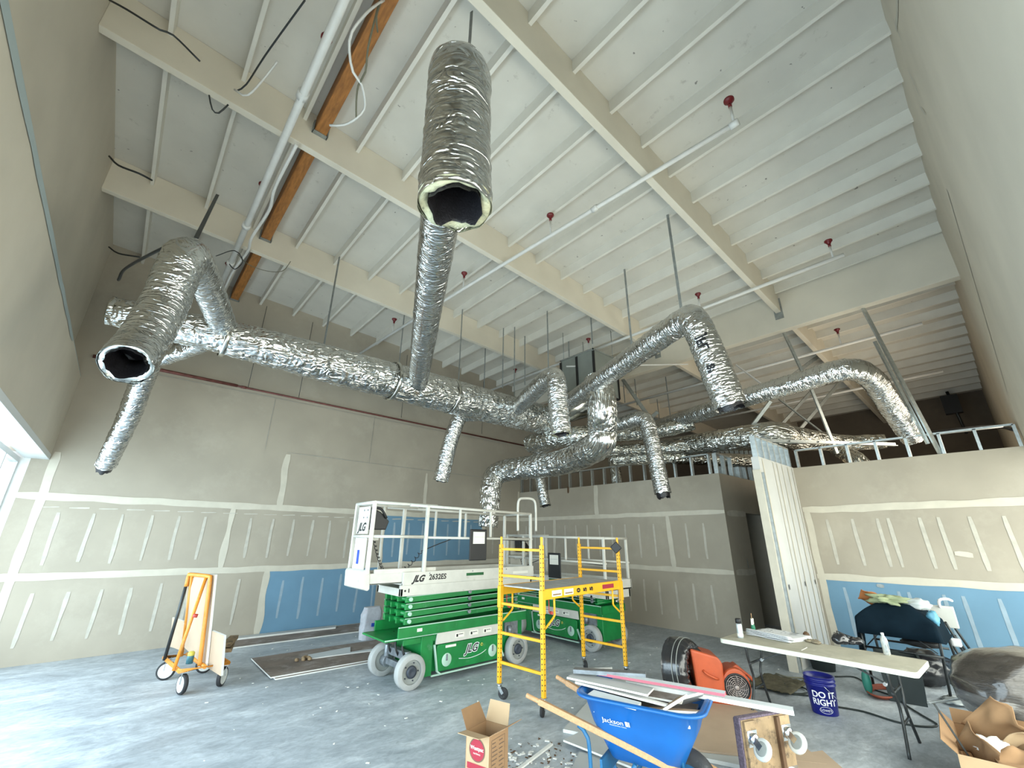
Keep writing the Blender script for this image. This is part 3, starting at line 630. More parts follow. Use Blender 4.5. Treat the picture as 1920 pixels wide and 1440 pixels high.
# sprinkler heads and pipes
def pipe_thing(name, label, pts, r, heads, m='white_pipe', couplings=()):
    root = thing(name, label, 'pipe')
    MB().tube(pts, r, seg=14).build('pipe_run', m, root)
    for c, d in couplings:
        d = Vector(d).normalized() * .05; c = Vector(c); MB().cyl(c - d, c + d, r * 1.35).build('coupling', m, root)
    for h in heads:
        x, y, z, L = h; hd = MB().cyl((x, y, z), (x, y, z + L - .05), .016, seg=10).build('riser', m, root)
        MB().cyl((x, y, z + L - .05), (x, y, z + L), .022, seg=10).lathe([(.02, 0), (.035, .02), (.042, .05), (.06, .055), (.06, .075), (0, .078)], (x, y, z + L), seg=16).build('sprinkler_head', 'red_head', root)
    return root
z1 = 6.60
pipe_thing('sprinkler_pipe', 'thick white sprinkler main left of the brown timbers, running to the back wall', [(.46, -.4, z1), (.47, 5.0, z1 - .02), (.49, YB - .05, z1 - .06)], .045,
           [(.50, 3.65, z1, .32), (.50, 6.4, z1, .32), (.50, 9.1, z1, .3)], couplings=[((.467, 4.15, z1), (0, 1, 0)), ((.475, 7.0, z1 - .03), (0, 1, 0)), ((.48, 8.3, z1 - .04), (0, 1, 0))])
pipe_thing('conduit', 'thin wavy white conduit hanging beside the sprinkler main', smooth_path([(.62, 4.9, 6.62), (.60, 5.8, 6.55), (.66, 6.4, 6.60), (.60, 7.2, 6.52), (.64, 7.75, 6.58), (.57, 8.8, 6.62), (.58, 10.4, 6.65)], .1), .022, [])
z2 = 6.56
def ph(px, py, z): q = at(px, py, 2, z); return q.x, q.y
pipe_thing('sprinkler_pipe', 'white sprinkler branch crossing under the near beams in the middle of the roof', [(4.42, 1.02, z2), (4.30, 3.0, z2), (4.10, 6.0, z2 - .03), (3.85, YB - .1, z2 - .08)], .032,
           [(4.42, 1.02, z2, .33), (4.24, 3.85, z2, .33), (4.10, 6.1, z2 - .03, .30), (3.95, 8.8, z2 - .05, .3)], couplings=[((4.42, 1.02, z2), (0, 1, 0)), ((4.3, 3.0, z2), (0, 1, 0))])
q = at(1545, 492, 2, 6.4); q_ = at(1340, 580, 2, 6.4)
pipe_thing('sprinkler_pipe', 'white sprinkler branch running close in front of the deep girder', [(8.1, .75, 6.40), (8.05, 4.0, 6.38), (8.0, YB - .3, 6.3)], .034,
           [(8.1, .9, 6.40, .30), (8.06, 3.2, 6.38, .3), (8.04, 6.1, 6.36, .3), (8.02, 8.9, 6.33, .3)])
pipe_thing('sprinkler_pipe', 'white sprinkler branch beyond the girder, crossing above the far right duct', [(11.6, .2, 6.15), (11.7, 8.0, 6.05)], .035, [(11.62, 1.6, 6.15, .33), (11.66, 4.4, 6.1, .33)])
pipe_thing('sprinkler_pipe', 'white sprinkler branch farthest beyond the girder', [(15.2, .2, 6.05), (15.3, 8.0, 5.95)], .035, [(15.22, 1.5, 6.05, .33), (15.26, 3.9, 6.0, .33)])
rp = pipe_thing('gas_pipe', 'dark red iron pipe running level along the back wall behind the ducts', [(-1.0, YB - .12, 4.95), (10.4, YB - .12, 4.83)], .022, [], m='red_iron', couplings=[((1.25, YB - .12, 4.93), (1, 0, 0)), ((1.42, YB - .12, 4.925), (1, 0, 0)), ((-.1, YB - .12, 4.94), (1, 0, 0))])
MB().cyl((-1.0, YB - .12, 4.95), (1.3, YB - .12, 4.93), .032).build('pipe_run', 'red_iron', rp)
for x in (1.5, 2.55, 5.2, 8.0): MB().cyl((x, YB - .12, 4.95), (x, YB - .12, roof(7.2, x, YB)), .006, seg=6).build('hanger_rod', 'steel_dark', rp)
# pipe across between girder and plenum (thin white tie)
tag(MB().cyl(at(1062, 687, 1, 6.2), at(1290, 683, 0, 9.4), .018).build('conduit', 'white_pipe'), 'thin straight white conduit crossing in front of the grey plenum', 'conduit')

def strap(tp, bt, label, wd=.03, z0=7.2, m='galv_dark', group=None, dz=0):
    p = atroof(*tp, z0); zb = drop_z(p.x, p.y, bt[1]); q = Vector((p.x, p.y, zb))
    pt = Vector((p.x, p.y, roof(z0, p.x, p.y) + .03))
    ob = MB().bar(pt, q, wd, .006 if wd > .012 else wd, up=(1, .3, 0)).build('hanger_strap', m); return tag(ob, label, 'strap', group)
strap((636, 484), (602, 648), 'flat steel strap holding up the left half of the trunk duct', .05, z0=7.2)
strap((884, 25), (878, 95), 'flat steel strap at the elbow of the nearest big duct', .035)
strap((1252, 405), (1272, 600), 'flat steel strap at the elbow of the duct with handwriting', .04, z0=7.2)
strap((1171, 507), (1178, 668), 'steel strap holding the right branch duct midway', .035)
GS = 'thin straps above the duct junction'
ORD = ('leftmost', 'second', 'third', 'fourth', 'fifth', 'sixth', 'seventh', 'eighth', 'ninth')
for i, (tp, bt) in enumerate((((758, 592), (752, 690)), ((867, 582), (862, 712)), ((910, 655), (908, 728)), ((944, 617), (934, 728)), ((965, 615), (975, 742)), ((984, 632), (993, 722)), ((1026, 585), (1010, 702)), ((1066, 642), (1064, 728)), ((1108, 598), (1108, 645)))):
    strap(tp, bt, ORD[i] + (' from the left' if i else '') + ' of the thin straps over the right half of the trunk duct', .028, group=GS)
GS2 = 'thin straps beyond the girder'
for i, (tp, bt) in enumerate((((1168, 712), (1176, 755)), ((1190, 712), (1196, 760)), ((1232, 750), (1236, 785)), ((1248, 708), (1257, 782)))):
    strap(tp, bt, ORD[i] + (' from the left' if i else '') + ' of the thin straps beyond the girder above the ragged liner duct', .03, group=GS2)
tag(MB().bar(at(408, 365, 2, 6.6), at(368, 446, 2, 4.85), .04, .01).build('hanger_strap', 'steel_dark'), 'dark flat strap at the top of the left duct elbow', 'strap')
tag(MB().tube(smooth_path([at(222, 525, 2, 5.2), at(236, 503, 2, 5.2), at(300, 468, 2, 5.0), at(350, 450, 2, 4.9)], .05), .018, seg=8).build('cable', 'steel_dark'), 'dark cable leading from the left wall over the left duct elbow', 'cable')
# loose wires
def wire(pl, r, label, m='steel_dark', name='wire', step=.06, group=None):
    ob = MB().tube(smooth_path(pl, step), r, seg=6).build(name, m); return tag(ob, label, 'wire', group)
W = lambda a: [at(x, y, 2, z) for x, y, z in a]
wire(W([(205, 0, 6.9), (238, 18, 6.8), (300, 56, 6.75), (325, 66, 6.8), (375, 115, 6.7)]), .010, 'dark wire sagging across the near left beam at the top left')
wire(W([(205, 293, 6.9), (222, 310, 6.75), (260, 325, 6.7), (285, 338, 6.75)]), .014, 'dark wire at the left wall just above the second cream beam')
wire(W([(204, 463, 6.9), (222, 475, 6.8), (262, 482, 6.8)]), .014, 'dark wire at the left wall just below the second cream beam')
wire(W([(572, 0, 6.95), (500, 100, 6.8), (462, 158, 6.85), (445, 170, 6.8)]), .009, 'thin wire slanting down to the nearest left beam')
wire(W([(392, 178, 6.5), (398, 205, 6.4), (410, 212, 6.4), (428, 196, 6.5)]), .009, 'small hooked wire under the nearest left beam')
wire(W([(440, 168, 6.7), (465, 178, 6.6), (505, 135, 6.8), (520, 115, 6.85)]), .012, 'pale looping wire beside the hooked wire', 'white_pipe')
wire(W([(720, 0, 6.95), (690, 22, 6.7), (660, 60, 6.5), (655, 95, 6.4), (662, 135, 6.3), (678, 158, 6.3), (684, 185, 6.3), (683, 205, 6.3), (668, 222, 6.2), (645, 234, 6.2), (618, 235, 6.2)]), .013, 'long loose pale cable dangling in front of the nearest brown timber', 'white_pipe')
wire(W([(712, 0, 6.95), (702, 40, 6.6), (690, 90, 6.4), (685, 135, 6.3), (672, 160, 6.3), (668, 190, 6.3), (668, 222, 6.2)]), .010, 'second dangling cable twisted against the pale one', 'cord_brown')
wire(W([(716, 0, 6.95), (706, 30, 6.7), (708, 60, 6.7)]), .009, 'short wire end hanging right of the dangling cables', 'cord_brown')
wire(W([(440, 470, 6.7), (465, 495, 6.2), (500, 508, 6.2), (530, 508, 6.4), (545, 490, 6.6)]), .006, 'fine wire looping below the brown timber near the left duct', 'cord_brown')
wire(W([(405, 480, 6.6), (440, 470, 6.3), (455, 490, 6.2), (440, 505, 6.2), (430, 495, 6.3)]), .008, 'tangled dark wire under the sprinkler main above the left ducts')

# bright stud braces between roof and far partitions
def brace(a, b, wd, label, m='galv'):
    return tag(MB().bar(a, b, wd, .035, up=(.6, .7, .2)).build('stud_brace', m), label, 'brace')
brace(at(1618, 578, 0, 9.65), at(1768, 860, 0, 10.15), .06, 'bright steel stud brace slanting from the girder down beside the far right duct')
brace(at(1640, 640, 0, 9.66), at(1740, 832, 0, 10.1), .05, 'second steel stud brace lapped along the brightest one at the far right')
brace(at(1470, 624, 0, 9.66), at(1508, 705, 0, 10.0), .055, 'steel stud brace running from the girder down behind the arched far right duct')
brace(at(1518, 722, 0, 10.2), at(1570, 850, 0, 10.7), .055, 'bright steel stud brace below the arched far right duct')
brace(at(1545, 660, 0, 13.6), at(1465, 720, 0, 12.9), .09, 'wide steel brace crossing behind the girder end brace')
brace(at(1445, 752, 0, 9.9), at(1378, 842, 0, 9.9), .07, 'steel stud brace slanting down to the studs over the doorway', 'galv_dark')
brace(at(1582, 708, 0, 13.4), at(1500, 805, 0, 11.9), .07, 'steel stud brace slanting left beyond the arched far right duct')
brace(at(1520, 735, 0, 12.9), at(1462, 800, 0, 12.2), .07, 'steel stud brace parallel to and left of the beyond-duct brace', 'galv_dark')
brace(at(1460, 748, 0, 11.2), at(1560, 825, 0, 11.6), .03, 'thin steel rod brace crossing the far braces')
brace(at(1380, 684, 0, 11.0), at(1432, 723, 0, 11.0), .03, 'thin white rod brace right of the handwritten duct', 'white_pipe')
brace(at(1168, 712, 0, 8.8), at(1212, 775, 0, 8.4), .08, 'steel stud brace rising from the duct with the ragged liner', 'galv_dark')
brace(at(1233, 772, 0, 9.2), at(1222, 782, 0, 9.2), .08, 'short dark stud stub beside the ragged liner duct', 'galv_dark')
root = thing('steel_stud', 'long loose steel stud lying level across the tops of the doorway walls', 'stud')
a_, b_ = at(1412, 828, 2, 3.74), at(1680, 836, 2, 3.74)
MB().bar(a_, b_, .09, .012).bar(a_ + Vector((0, 0, .03)), b_ + Vector((0, 0, .03)), .012, .07).build('web', 'galv', root)
for t in (.25, .45, .68, .85):
    c = a_.lerp(b_, t); MB().cyl(c + Vector((-.015, -.006, .03)), c + Vector((-.03, -.012, .03)), .014, seg=10).build('punch_hole', 'black', root)
for i in range(8):
    q = at(1345 + i * 9, 845, 0, 12.3); tag(MB().box((q.x - .02, q.y - .045, .002), (q.x + .02, q.y + .045, q.z)).build('steel_stud', 'galv'), ORD[i] + (' from the left' if i else '') + ' of the upright bare studs clustered behind the doorway wall', 'stud', 'studs clustered behind the doorway wall')
root = thing('projector_mount', 'black ceiling mounted pole bracket high at the far right', 'bracket')
pm = atroof(1778, 742, 7.1); pn_ = at(1795, 815, 0, pm.x); pm = Vector((pm.x, pm.y, pm.z - .10))
MB().box((pm.x - .1, pm.y - .20, pm.z - .50), (pm.x + .1, pm.y + .20, pm.z + .1)).build('bracket_box', 'black', root); MB().cyl((pm.x, pm.y, roof(7.24, pm.x, pm.y)), (pm.x, pm.y - .1, pn_.z), .04).build('pole', 'steel_dark', root)
tag(MB().tube(smooth_path([at(1700, 818, 0, 10.9), at(1800, 805, 0, 10.9), at(1870, 800, 0, 10.9), at(1902, 806, 0, 10.3)], .1), .03, seg=8).build('cable_bundle', 'black'), 'black cable bundle ending in a loose tail at the top right corner of the studs', 'cable')

# ================================================================= SCISSOR LIFTS
def scissor_lift(loc, rz, label, deck, rail, ext, arch=True, ztop=None):
    """local x from the steered axle (0) to the fixed axle (1.92); y across, near side negative"""
    R_ = thing('scissor_lift', label, 'lift', loc, rz)
    HW = .36
    # wheels
    for x in (0, 1.92):
        for s in (-1, 1):
            y = s * (.40 if x == 0 else .385); r = .208
            t = MB().lathe([(r * .68, -.055), (r * .96, -.055), (r, -.045), (r, .045), (r * .96, .055), (r * .68, .055), (r * .68, -.055)], (x, y, r), (0, 1, 0), seg=44).build('wheel', 'tyre', R_)
            mb = MB().lathe([(r * .68, .03), (r * .62, .036), (r * .50, .02), (r * .36, .034), (r * .36, .02), (0, .02)], (x, y, r), (0, s, 0), seg=36).lathe([(r * .68, -.03), (0, -.03)], (x, y, r), (0, s, 0), seg=24)
            mb.build('rim', 'rim_grey', t)
            hb = MB().lathe([(r * .36, .034), (r * .34, .058), (r * .2, .060), (r * .1, .052), (0, .052)], (x, y, r), (0, s, 0), seg=24)
            for k in range(5):
                a = k * 2 * PI / 5; hb.cyl((x + .105 * math.cos(a), y + s * .025, r + .105 * math.sin(a)), (x + .105 * math.cos(a), y + s * .04, r + .105 * math.sin(a)), .009, seg=6)
            hb.build('hub', 'hub_dark', t)
    MB().bar((0, -.34, .22), (0, .34, .22), .06, .08).cyl((0, -.28, .22), (0, -.28, .42), .045).cyl((0, .28, .22), (0, .28, .42), .045).bar((.02, -.28, .36), (.02, .28, .36), .1, .1).cyl((0, -.36, .21), (0, -.24, .21), .075).cyl((0, .36, .21), (0, .24, .21), .075).build('steer_axle', 'axle_grey', R_, bevel=.008)
    mb = MB()
    for y in (-.3, -.1, .12): mb.tube(smooth_path([(.0, y, .60), (-.07, y + .03, .50), (-.05, y, .38), (.05, y + .06, .28)], .04), .014, seg=8)
    mb.build('hose', 'black', R_)
    # chassis
    MB().box((.17, -HW, .09), (.36, HW, .60)).box((.36, -.30, .12), (1.55, .30, .60)).box((1.55, -.30, .16), (2.12, .30, .60)).box((-.38, -HW, .575), (.42, HW, .60)).box((-.1, -HW + .02, .50), (.42, -HW + .05, .575)).build('chassis', 'lift_green', R_, bevel=.008)
    MB().box((-.20, -HW - .012, .60), (2.15, -HW + .02, .73)).box((-.20, HW - .02, .60), (2.15, HW + .012, .73)).box((2.10, -HW, .60), (2.15, HW, .73)).build('base_frame', 'lift_green', R_, bevel=.004)
    MB().box((-.20, -HW - .014, .726), (2.15, -HW - .002, .738)).box((.36, -HW - .004, .075), (1.60, -HW + .02, .095)).box((-.38, -HW - .002, .590), (.42, -HW + .006, .604)).build('edge_trim', 'lift_edge', R_)
    for s in (-1, 1):
        yy = s * (HW + .004)
        tr_ = MB().prism([(.40, .46), (1.62, .46), (1.60, .60), (.42, .60)], min(yy - s * .02, yy + s * .012), max(yy - s * .02, yy + s * .012), 1).build('tray_lid', 'lift_white', R_, bevel=.004)
        for x in (.72, .98, 1.24): MB().box((x, yy + s * .013 - .001, .505), (x + .16, yy + s * .013 + .001, .565)).box((x + .02, yy + s * .015 - .001, .515), (x + .05, yy + s * .015 + .001, .55), 1).box((x + .06, yy + s * .015 - .001, .54), (x + .14, yy + s * .015 + .001, .548), 1).build('decal', ['sticker', 'ink'], tr_)
        pn_ = MB().prism([(.46, .12), (1.58, .12), (1.58, .44), (1.52, .452), (.44, .452), (.42, .43), (.42, .18)], min(yy - s * .02, yy + s * .014), max(yy - s * .02, yy + s * .014), 1).build('battery_door', 'lift_green', R_, bevel=.012)
        for x in (.50, 1.34): MB().lathe([(.085, .0), (.08, .004), (.0, .004)], (x + .09, yy + s * .012, .25), (0, s, 0), seg=20).build('recess', 'lift_edge', pn_); MB().box((x + .075, yy + s * .016 - .004, .24), (x + .105, yy + s * .016 + .004, .32)).build('latch', 'axle_grey', pn_)
        MB().tube(smooth_path([(.80, yy + s * .017, .235), (1.0, yy + s * .017, .215), (1.2, yy + s * .017, .24), (1.30, yy + s * .017, .28)], .05), .004, seg=6).build('swoosh', 'white_print', pn_)
        fn = plane_fn((1.02, yy + s * .0165, .335), (-s, 0, 0) if s > 0 else (1, 0, 0), (0, 0, 1))
        text('JLG', .145, fn, 'white_print', pn_, shear=.4, bold=.012); text('JLG', .145, plane_fn((1.02, yy + s * .0175, .335), (-s, 0, 0) if s > 0 else (1, 0, 0), (0, 0, 1)), 'ink', pn_, shear=.4, bold=.003)
        MB().lathe([(.022, 0), (.022, .002), (.012, .003)], (1.215, yy + s * .016, .36), (0, s, 0), seg=14).build('badge', 'can_yellow', pn_)
        MB().box((.56, yy + s * .016 - .001, .40), (.74, yy + s * .016 + .001, .43)).build('decal', 'sticker', pn_)
        MB().bar((.38, yy, .46), (.44, yy + s * .006, .13), .03, .02).bar((.44, yy + s * .006, .13), (.50, yy, .09), .03, .02).build('guard_bar', 'lift_edge', R_); MB().bar((1.58, yy, .30), (1.66, yy, .14), .03, .02).build('guard_bar', 'lift_edge', R_)
    MB().box((.08, -HW - .014, .655), (.16, -HW - .011, .695)).build('decal', 'sticker', R_)
    MB().box((1.72, -.33, .40), (2.0, -.29, .60)).cyl((1.80, -.36, .42), (1.80, -.36, .54), .035).build('pump_unit', 'axle_grey', R_)
    # scissor pack
    n = 4 if deck > 1.05 else 3
    z0, z1_ = .745, deck; hh = (z1_ - z0) / n
    for i in range(n):
        za = z0 + i * hh; tilt = .055
        for s in (-1, 1):
            y0 = s * (HW - .03); y1 = s * (HW - .075)
            lo, hi = min(y0, y1), max(y0, y1)
            arm = MB().prism([(-.10, za + .004), (2.0, za + .004 + tilt), (2.0, za + hh - .012 + tilt * .6), (-.10, za + hh - .012)], lo, hi, 1).build('scissor_arm', 'lift_green', R_, bevel=.004)
            MB().prism([(-.10, za + hh - .016), (2.0, za + hh - .016 + tilt * .6), (2.0, za + hh - .008 + tilt * .6), (-.10, za + hh - .008)], min(y0, y0 + s * .004), max(y0, y0 + s * .004), 1).build('edge_trim', 'lift_edge', arm)
            for x in (-.04, .98, 1.94):
                MB().cyl((x, y0, za + hh * .5 + (.03 if x > .5 else 0)), (x, y0 + s * .03, za + hh * .5 + (.03 if x > .5 else 0)), .026, seg=14).build('pin', 'axle_grey' if x > .5 else 'lift_edge', arm)
        # inner arms and cross tubes seen at the end
        for y in (-.17, .02, .18):
            MB().prism([(-.14, za + .01), (2.0, za + .03), (2.0, za + hh), (-.14, za + hh - .02)], y, y + .035, 1).build('scissor_arm', 'lift_green', R_)
        MB().cyl((-.06, -.30, za + hh * .5), (-.06, .30, za + hh * .5), .03, seg=14).build('cross_tube', 'lift_green', R_); MB().cyl((2.0, -.30, za + hh * .5), (2.0, .30, za + hh * .5), .03, seg=14).build('cross_tube', 'lift_green', R_)
    # platform
    d = deck
    pf = MB().box((-.22, -HW, d), (2.30, -HW + .05, d + .14)).box((-.22, HW - .05, d), (2.30, HW, d + .14)).box((-.22, -HW, d), (-.18, HW, d + .10)).box((2.26, -HW, d), (2.30, HW, d + .14))
    pf.box((-.20, -HW - .01, d + .14), (2.34, -HW + .03, d + .31)).box((-.20, HW - .03, d + .14), (2.34, HW + .01, d + .31)).box((2.31, -HW, d + .14), (2.34, HW, d + .31)).box((-.2, -HW, d + .14), (2.34, HW, d + .17))
    pf = pf.build('platform', 'lift_white', R_, bevel=.006)
    text('JLG', .115, plane_fn((.0 + .04, -HW - .0115, d + .215), (1, 0, 0), (0, 0, 1)), 'ink', pf, shear=.45, bold=.006)
    text('2632ES', .10, plane_fn((.36, -HW - .0115, d + .225), (1, 0, 0), (0, 0, 1)), 'ink', pf, shear=.1, bold=.003)
    MB().box((.88, -HW - .012, d + .215), (1.22, -HW - .011, d + .255)).build('decal', 'lift_green_dark', pf); MB().box((1.85, -HW - .012, d + .2), (2.2, -HW - .011, d + .24)).build('decal', 'sticker', pf)
    MB().cyl((-.15, -HW - .001, d + .07), (-.15, -HW - .004, d + .07), .014).box((-.10, -HW - .003, d + .045), (-.085, -HW - .0005, d + .095)).build('decal', 'ink', pf)
    for x in (.22, 1.0, 1.7): MB().cyl((x, -HW - .010, d + .28), (x, -HW - .016, d + .28), .009, seg=8).build('bolt', 'axle_grey', pf)
    # extension deck with the control post
    x0 = -ext; y0, y1 = -HW + .03, HW - .10
    ex = MB().box((x0, y0, d + .17), (-.18, y0 + .035, d + .31)).box((x0, y1 - .035, d + .17), (-.18, y1, d + .31)).box((x0, y0, d + .17), (-.18, y1, d + .19)).box((x0 + .1, y0 - .002, d + .295), (.35, y0 + .03, d + .36)).build('extension_deck', 'lift_white', R_, bevel=.006)
    MB().prism([(x0 - .05, d + .13), (x0 + .03, d + .10), (x0 + .06, d + .12), (x0 + .04, d + .34), (x0 - .03, d + .36), (x0 - .06, d + .33)], y0 - .01, y1 + .01, 1).build('bumper', 'lift_white', R_, bevel=.012)
    MB().box((x0 - .065, y0 + .12, d + .2), (x0 - .058, y0 + .36, d + .26)).build('decal', 'sticker', R_)
    g_ = MB().box((x0 - .02, y0 + .10, d + .34), (x0 + .0, y1 - .12, rail - .47)).box((x0 - .02, y0 + .10, rail - .42), (x0, y1 - .12, rail - .05)).build('front_panel', 'lift_white', R_, bevel=.005)
    text('JLG', .15, plane_fn((x0 - .023, (y0 + y1) / 2, rail - .33), (0, -1, 0), (0, 0, 1)), 'ink', g_, shear=.4, bold=.005)
    MB().box((x0 - .024, (y0 + y1) / 2 - .02, d + .42), (x0 - .021, (y0 + y1) / 2 + .05, d + .60)).build('decal', 'bag_blue', g_)
    for zz in (rail - .10, rail - .20): 
        for yy in (.15, .27): MB().cyl((x0 - .021, y0 + yy, zz), (x0 - .025, y0 + yy, zz), .012, seg=8).build('bolt', 'axle_grey', g_)
    def post(x, y, za, zb, r=.019, m='lift_white'): MB().bar((x, y, za), (x, y, zb), r * 2, r * 2, up=(1, 0, 0)).build('rail_post', m, R_, bevel=.006)
    for y in (y0, y1): post(x0, y, d + .3, rail, .024)
    mid = rail - .45
    def rl(pts, r=.02): MB().tube(pts, r, seg=12).build('guard_rail', 'lift_white', R_)
    for s, yy in ((-1, y0), (1, y1)):
        yn = s * HW
        rl([(x0 - .01, yy, rail), (.30, yy, rail)], .022); rl([(-.18, yn, rail - .01), (2.30, yn, rail - .045)], .022)
        rl([(x0 - .01, yy, mid), (.12, yy, mid)]); rl([(.12, yn, mid - .01), (2.32, yn, mid - .03)], .018)
        post(.12, yn, d + .3, rail, .024); post(2.28, yn, d + .3, rail - .04, .022); post(.72, yn, mid, rail - .02, .017); post(1.35, yn, mid, rail - .03, .017)
        post(-.28, yy, d + .3, rail - .01, .016) if s > 0 else None
    rl([(x0, y0 - .02, rail), (x0, y1 + .02, rail)], .024); rl([(x0, y0 - .02, mid), (x0, y1 + .02, mid)]); rl([(2.30, -HW, rail - .045), (2.30, HW, rail - .045)])
    if arch:
        a = smooth_path([(1.98, -HW + .01, rail - .34), (1.98, -HW + .01, rail + .08), (2.02, -HW + .01, rail + .20), (2.12, -HW + .01, rail + .225), (2.30, -HW + .01, rail + .23), (2.40, -HW + .01, rail + .19), (2.43, -HW + .01, rail + .06), (2.43, -HW + .01, rail - .34)], .03)
        MB().tube(a, .022, seg=12).build('gate_arch', 'lift_white', R_)
    # controls, manual box, cable
    cb = MB().prism([(x0 + .05, rail - .36), (x0 + .30, rail - .36), (x0 + .34, rail - .24), (x0 + .20, rail - .12), (x0 + .03, rail - .05)], -.14, .04, 1).build('control_box', 'black', R_, bevel=.012)
    MB().tube(smooth_path([(x0 + .06, -.16, rail - .06), (x0 + .18, -.17, rail - .08), (x0 + .28, -.16, rail - .2)], .03), .018, seg=8).cyl((x0 + .24, -.05, rail - .2), (x0 + .29, -.05, rail - .12), .016).build('joystick', 'black', cb)
    MB().box((x0 + .04, -.14, rail - .50), (x0 + .2, .02, rail - .45)).build('control_bracket', 'lift_white', R_)
    cx = .90; MB().box((cx, -HW - .05, mid - .35), (cx + .34, -HW - .022, mid + .12)).build('manual_case', 'black', R_, bevel=.03)
    MB().box((cx + .055, -HW - .054, mid - .10), (cx + .29, -HW - .051, mid + .08)).box((cx + .07, -HW - .056, mid + .0), (cx + .275, -HW - .054, mid + .003), 1).build('manual_label', ['sticker', 'axle_grey'], R_)
    pts = []
    A_, B_, C_ = Vector((x0 + .16, -.06, mid - .02)), Vector((x0 + .33, -.10, d + .34)), Vector((.08, -HW + .04, mid - .20))
    for (p_, q_, n_, sag) in ((A_, B_, 9, .03), (B_, C_, 12, .14)):
        for i in range(n_ * 12):
            t = i / (n_ * 12); c = p_.lerp(q_, t) + Vector((0, 0, -sag * math.sin(PI * t))); a = t * n_ * 2 * PI
            pts.append(c + Vector((.018 * math.cos(a), .018 * math.sin(a), .018 * math.sin(a))))
    MB().tube(pts, .005, seg=6).build('coiled_cable', 'ink', R_)
    MB().tube(smooth_path([C_, (.5, -HW + .02, mid - .06), (.8, -HW + .03, mid - .02), (2.25, -HW + .03, mid - .06)], .08), .007, seg=6).build('cable', 'black', R_)
    return R_
scissor_lift((3.38, 6.20, 0), 0, 'white and green scissor lift on the left, its side lettering in full view', 1.11, 2.34, .72)
scissor_lift((7.22, 7.42, 0), -PI / 2, 'lower green scissor lift standing behind the yellow scaffold', .86, 1.93, .45, arch=False)

# ================================================================= SCAFFOLD
S_ = thing('scaffold', 'yellow rolling scaffold with a grey deck on four casters', 'scaffold', (4.13, 4.06, 0), math.radians(4.2))
LN, WD = 1.83, .73
def caster(parent, x, y, z, r, m_w='black_rubber', ang=.6, side=.055):
    c = MB().box((x - .035, y - .03, z - .012), (x + .035, y + .03, z)).cyl((x, y, z - .035), (x, y, z - .01), .022)
    dx, dy = math.cos(ang), math.sin(ang); wx, wy = x - dx * side, y - dy * side
    for s in (-1, 1): c.bar((x - dy * s * .024, y + dx * s * .024, z - .03), (wx - dy * s * .024, wy + dx * s * .024, r), .035, .005, up=(-dy, dx, 0))
    c = c.build('caster', 'chrome', parent)
    MB().lathe([(0, -.017), (r * .55, -.016), (r * .6, -.012), (r * .95, -.014), (r, -.008), (r, .008), (r * .95, .014), (r * .6, .012), (r * .55, .016), (0, .017)], (wx, wy, r), (-dy, dx, 0), seg=28).build('caster_wheel', m_w, c)
for ix, x in enumerate((0, LN)):
    for iy, y in enumerate((0, WD)):
        p_ = MB().box((x - .022, y - .022, .17), (x + .022, y + .022, 1.80)).cyl((x, y, 1.78), (x, y, 1.90), .017, seg=12).build('upright', 'yellow_paint', S_, bevel=.003)
        h = MB()
        for k in range(30):
            z = .24 + k * .052; h.cyl((x - .0225, y, z), (x - .0235, y, z), .008, seg=8).cyl((x, y - .0225, z), (x, y - .0235, z), .008, seg=8)
        h.build('lock_hole', 'ink', p_)['kind'] = 'stuff'
        caster(S_, x, y, .17, .065, ang=(.4, 2.0, 3.4, 1.0)[ix * 2 + iy])
    for z in (.40, .73, 1.07, 1.41, 1.74):
        MB().box((x - .016, .022, z - .016), (x + .016, WD - .022, z + .016)).build('rung', 'yellow_paint', S_, bevel=.004)
MB().box((.03, .03, 1.272), (LN - .03, WD - .03, 1.288)).build('deck_board', 'plywood_grey', S_)
for y, s in ((.0, -1), (WD, 1)):
    rl_ = MB().box((.022, y - .014, 1.17), (LN - .022, y + .014, 1.29)).build('side_rail', 'yellow_paint', S_, bevel=.004)
    for x in (0.0, LN): MB().box((x - .03, y - .03, 1.02), (x + .03, y + .03, 1.28)).build('rail_sleeve', 'yellow_paint', rl_, bevel=.004)
    if s < 0:
        yy = y - .0155
        MB().box((.17, yy - .001, 1.195), (.37, yy, 1.265)).box((.42, yy - .001, 1.195), (.62, yy, 1.265)).box((.19, yy - .002, 1.21), (.35, yy - .001, 1.225), 1).box((.44, yy - .002, 1.21), (.60, yy - .001, 1.225), 1).build('decal', ['sticker', 'cardboard_dark'], rl_)
        for i, ch in enumerate('055'): text(ch, .10, plane_fn((.74 + i * .15, yy - .001, 1.232), (0, 0, 1), (-1, 0, 0)), 'ink', rl_, bold=.006)
        MB().box((1.32, yy - .001, 1.205), (1.62, yy, 1.26)).build('decal', 'box_print', rl_)
    for x, dx in ((.03, 1), (LN - .03, -1)):
        MB().tube(smooth_path([(x + dx * .20, y, 1.17), (x + dx * .20, y, 1.02), (x + dx * .19, y, .97), (x + dx * .02, y, .86)], .03), .013, seg=10).build('knee_brace', 'yellow_paint', rl_)
        MB().tube([(x + dx * .07, y - .02, 1.17), (x + dx * .07, y - .02, 1.03), (x + dx * .12, y - .02, 1.02)], .006, seg=6).cyl((x + dx * .12, y - .03, 1.02), (x + dx * .12, y, 1.02), .018).build('lock_pin', 'red_plastic' if dx > 0 else 'chrome', rl_)
c = local(S_, [at(1158, 1030, 0, 5.9)])[0]
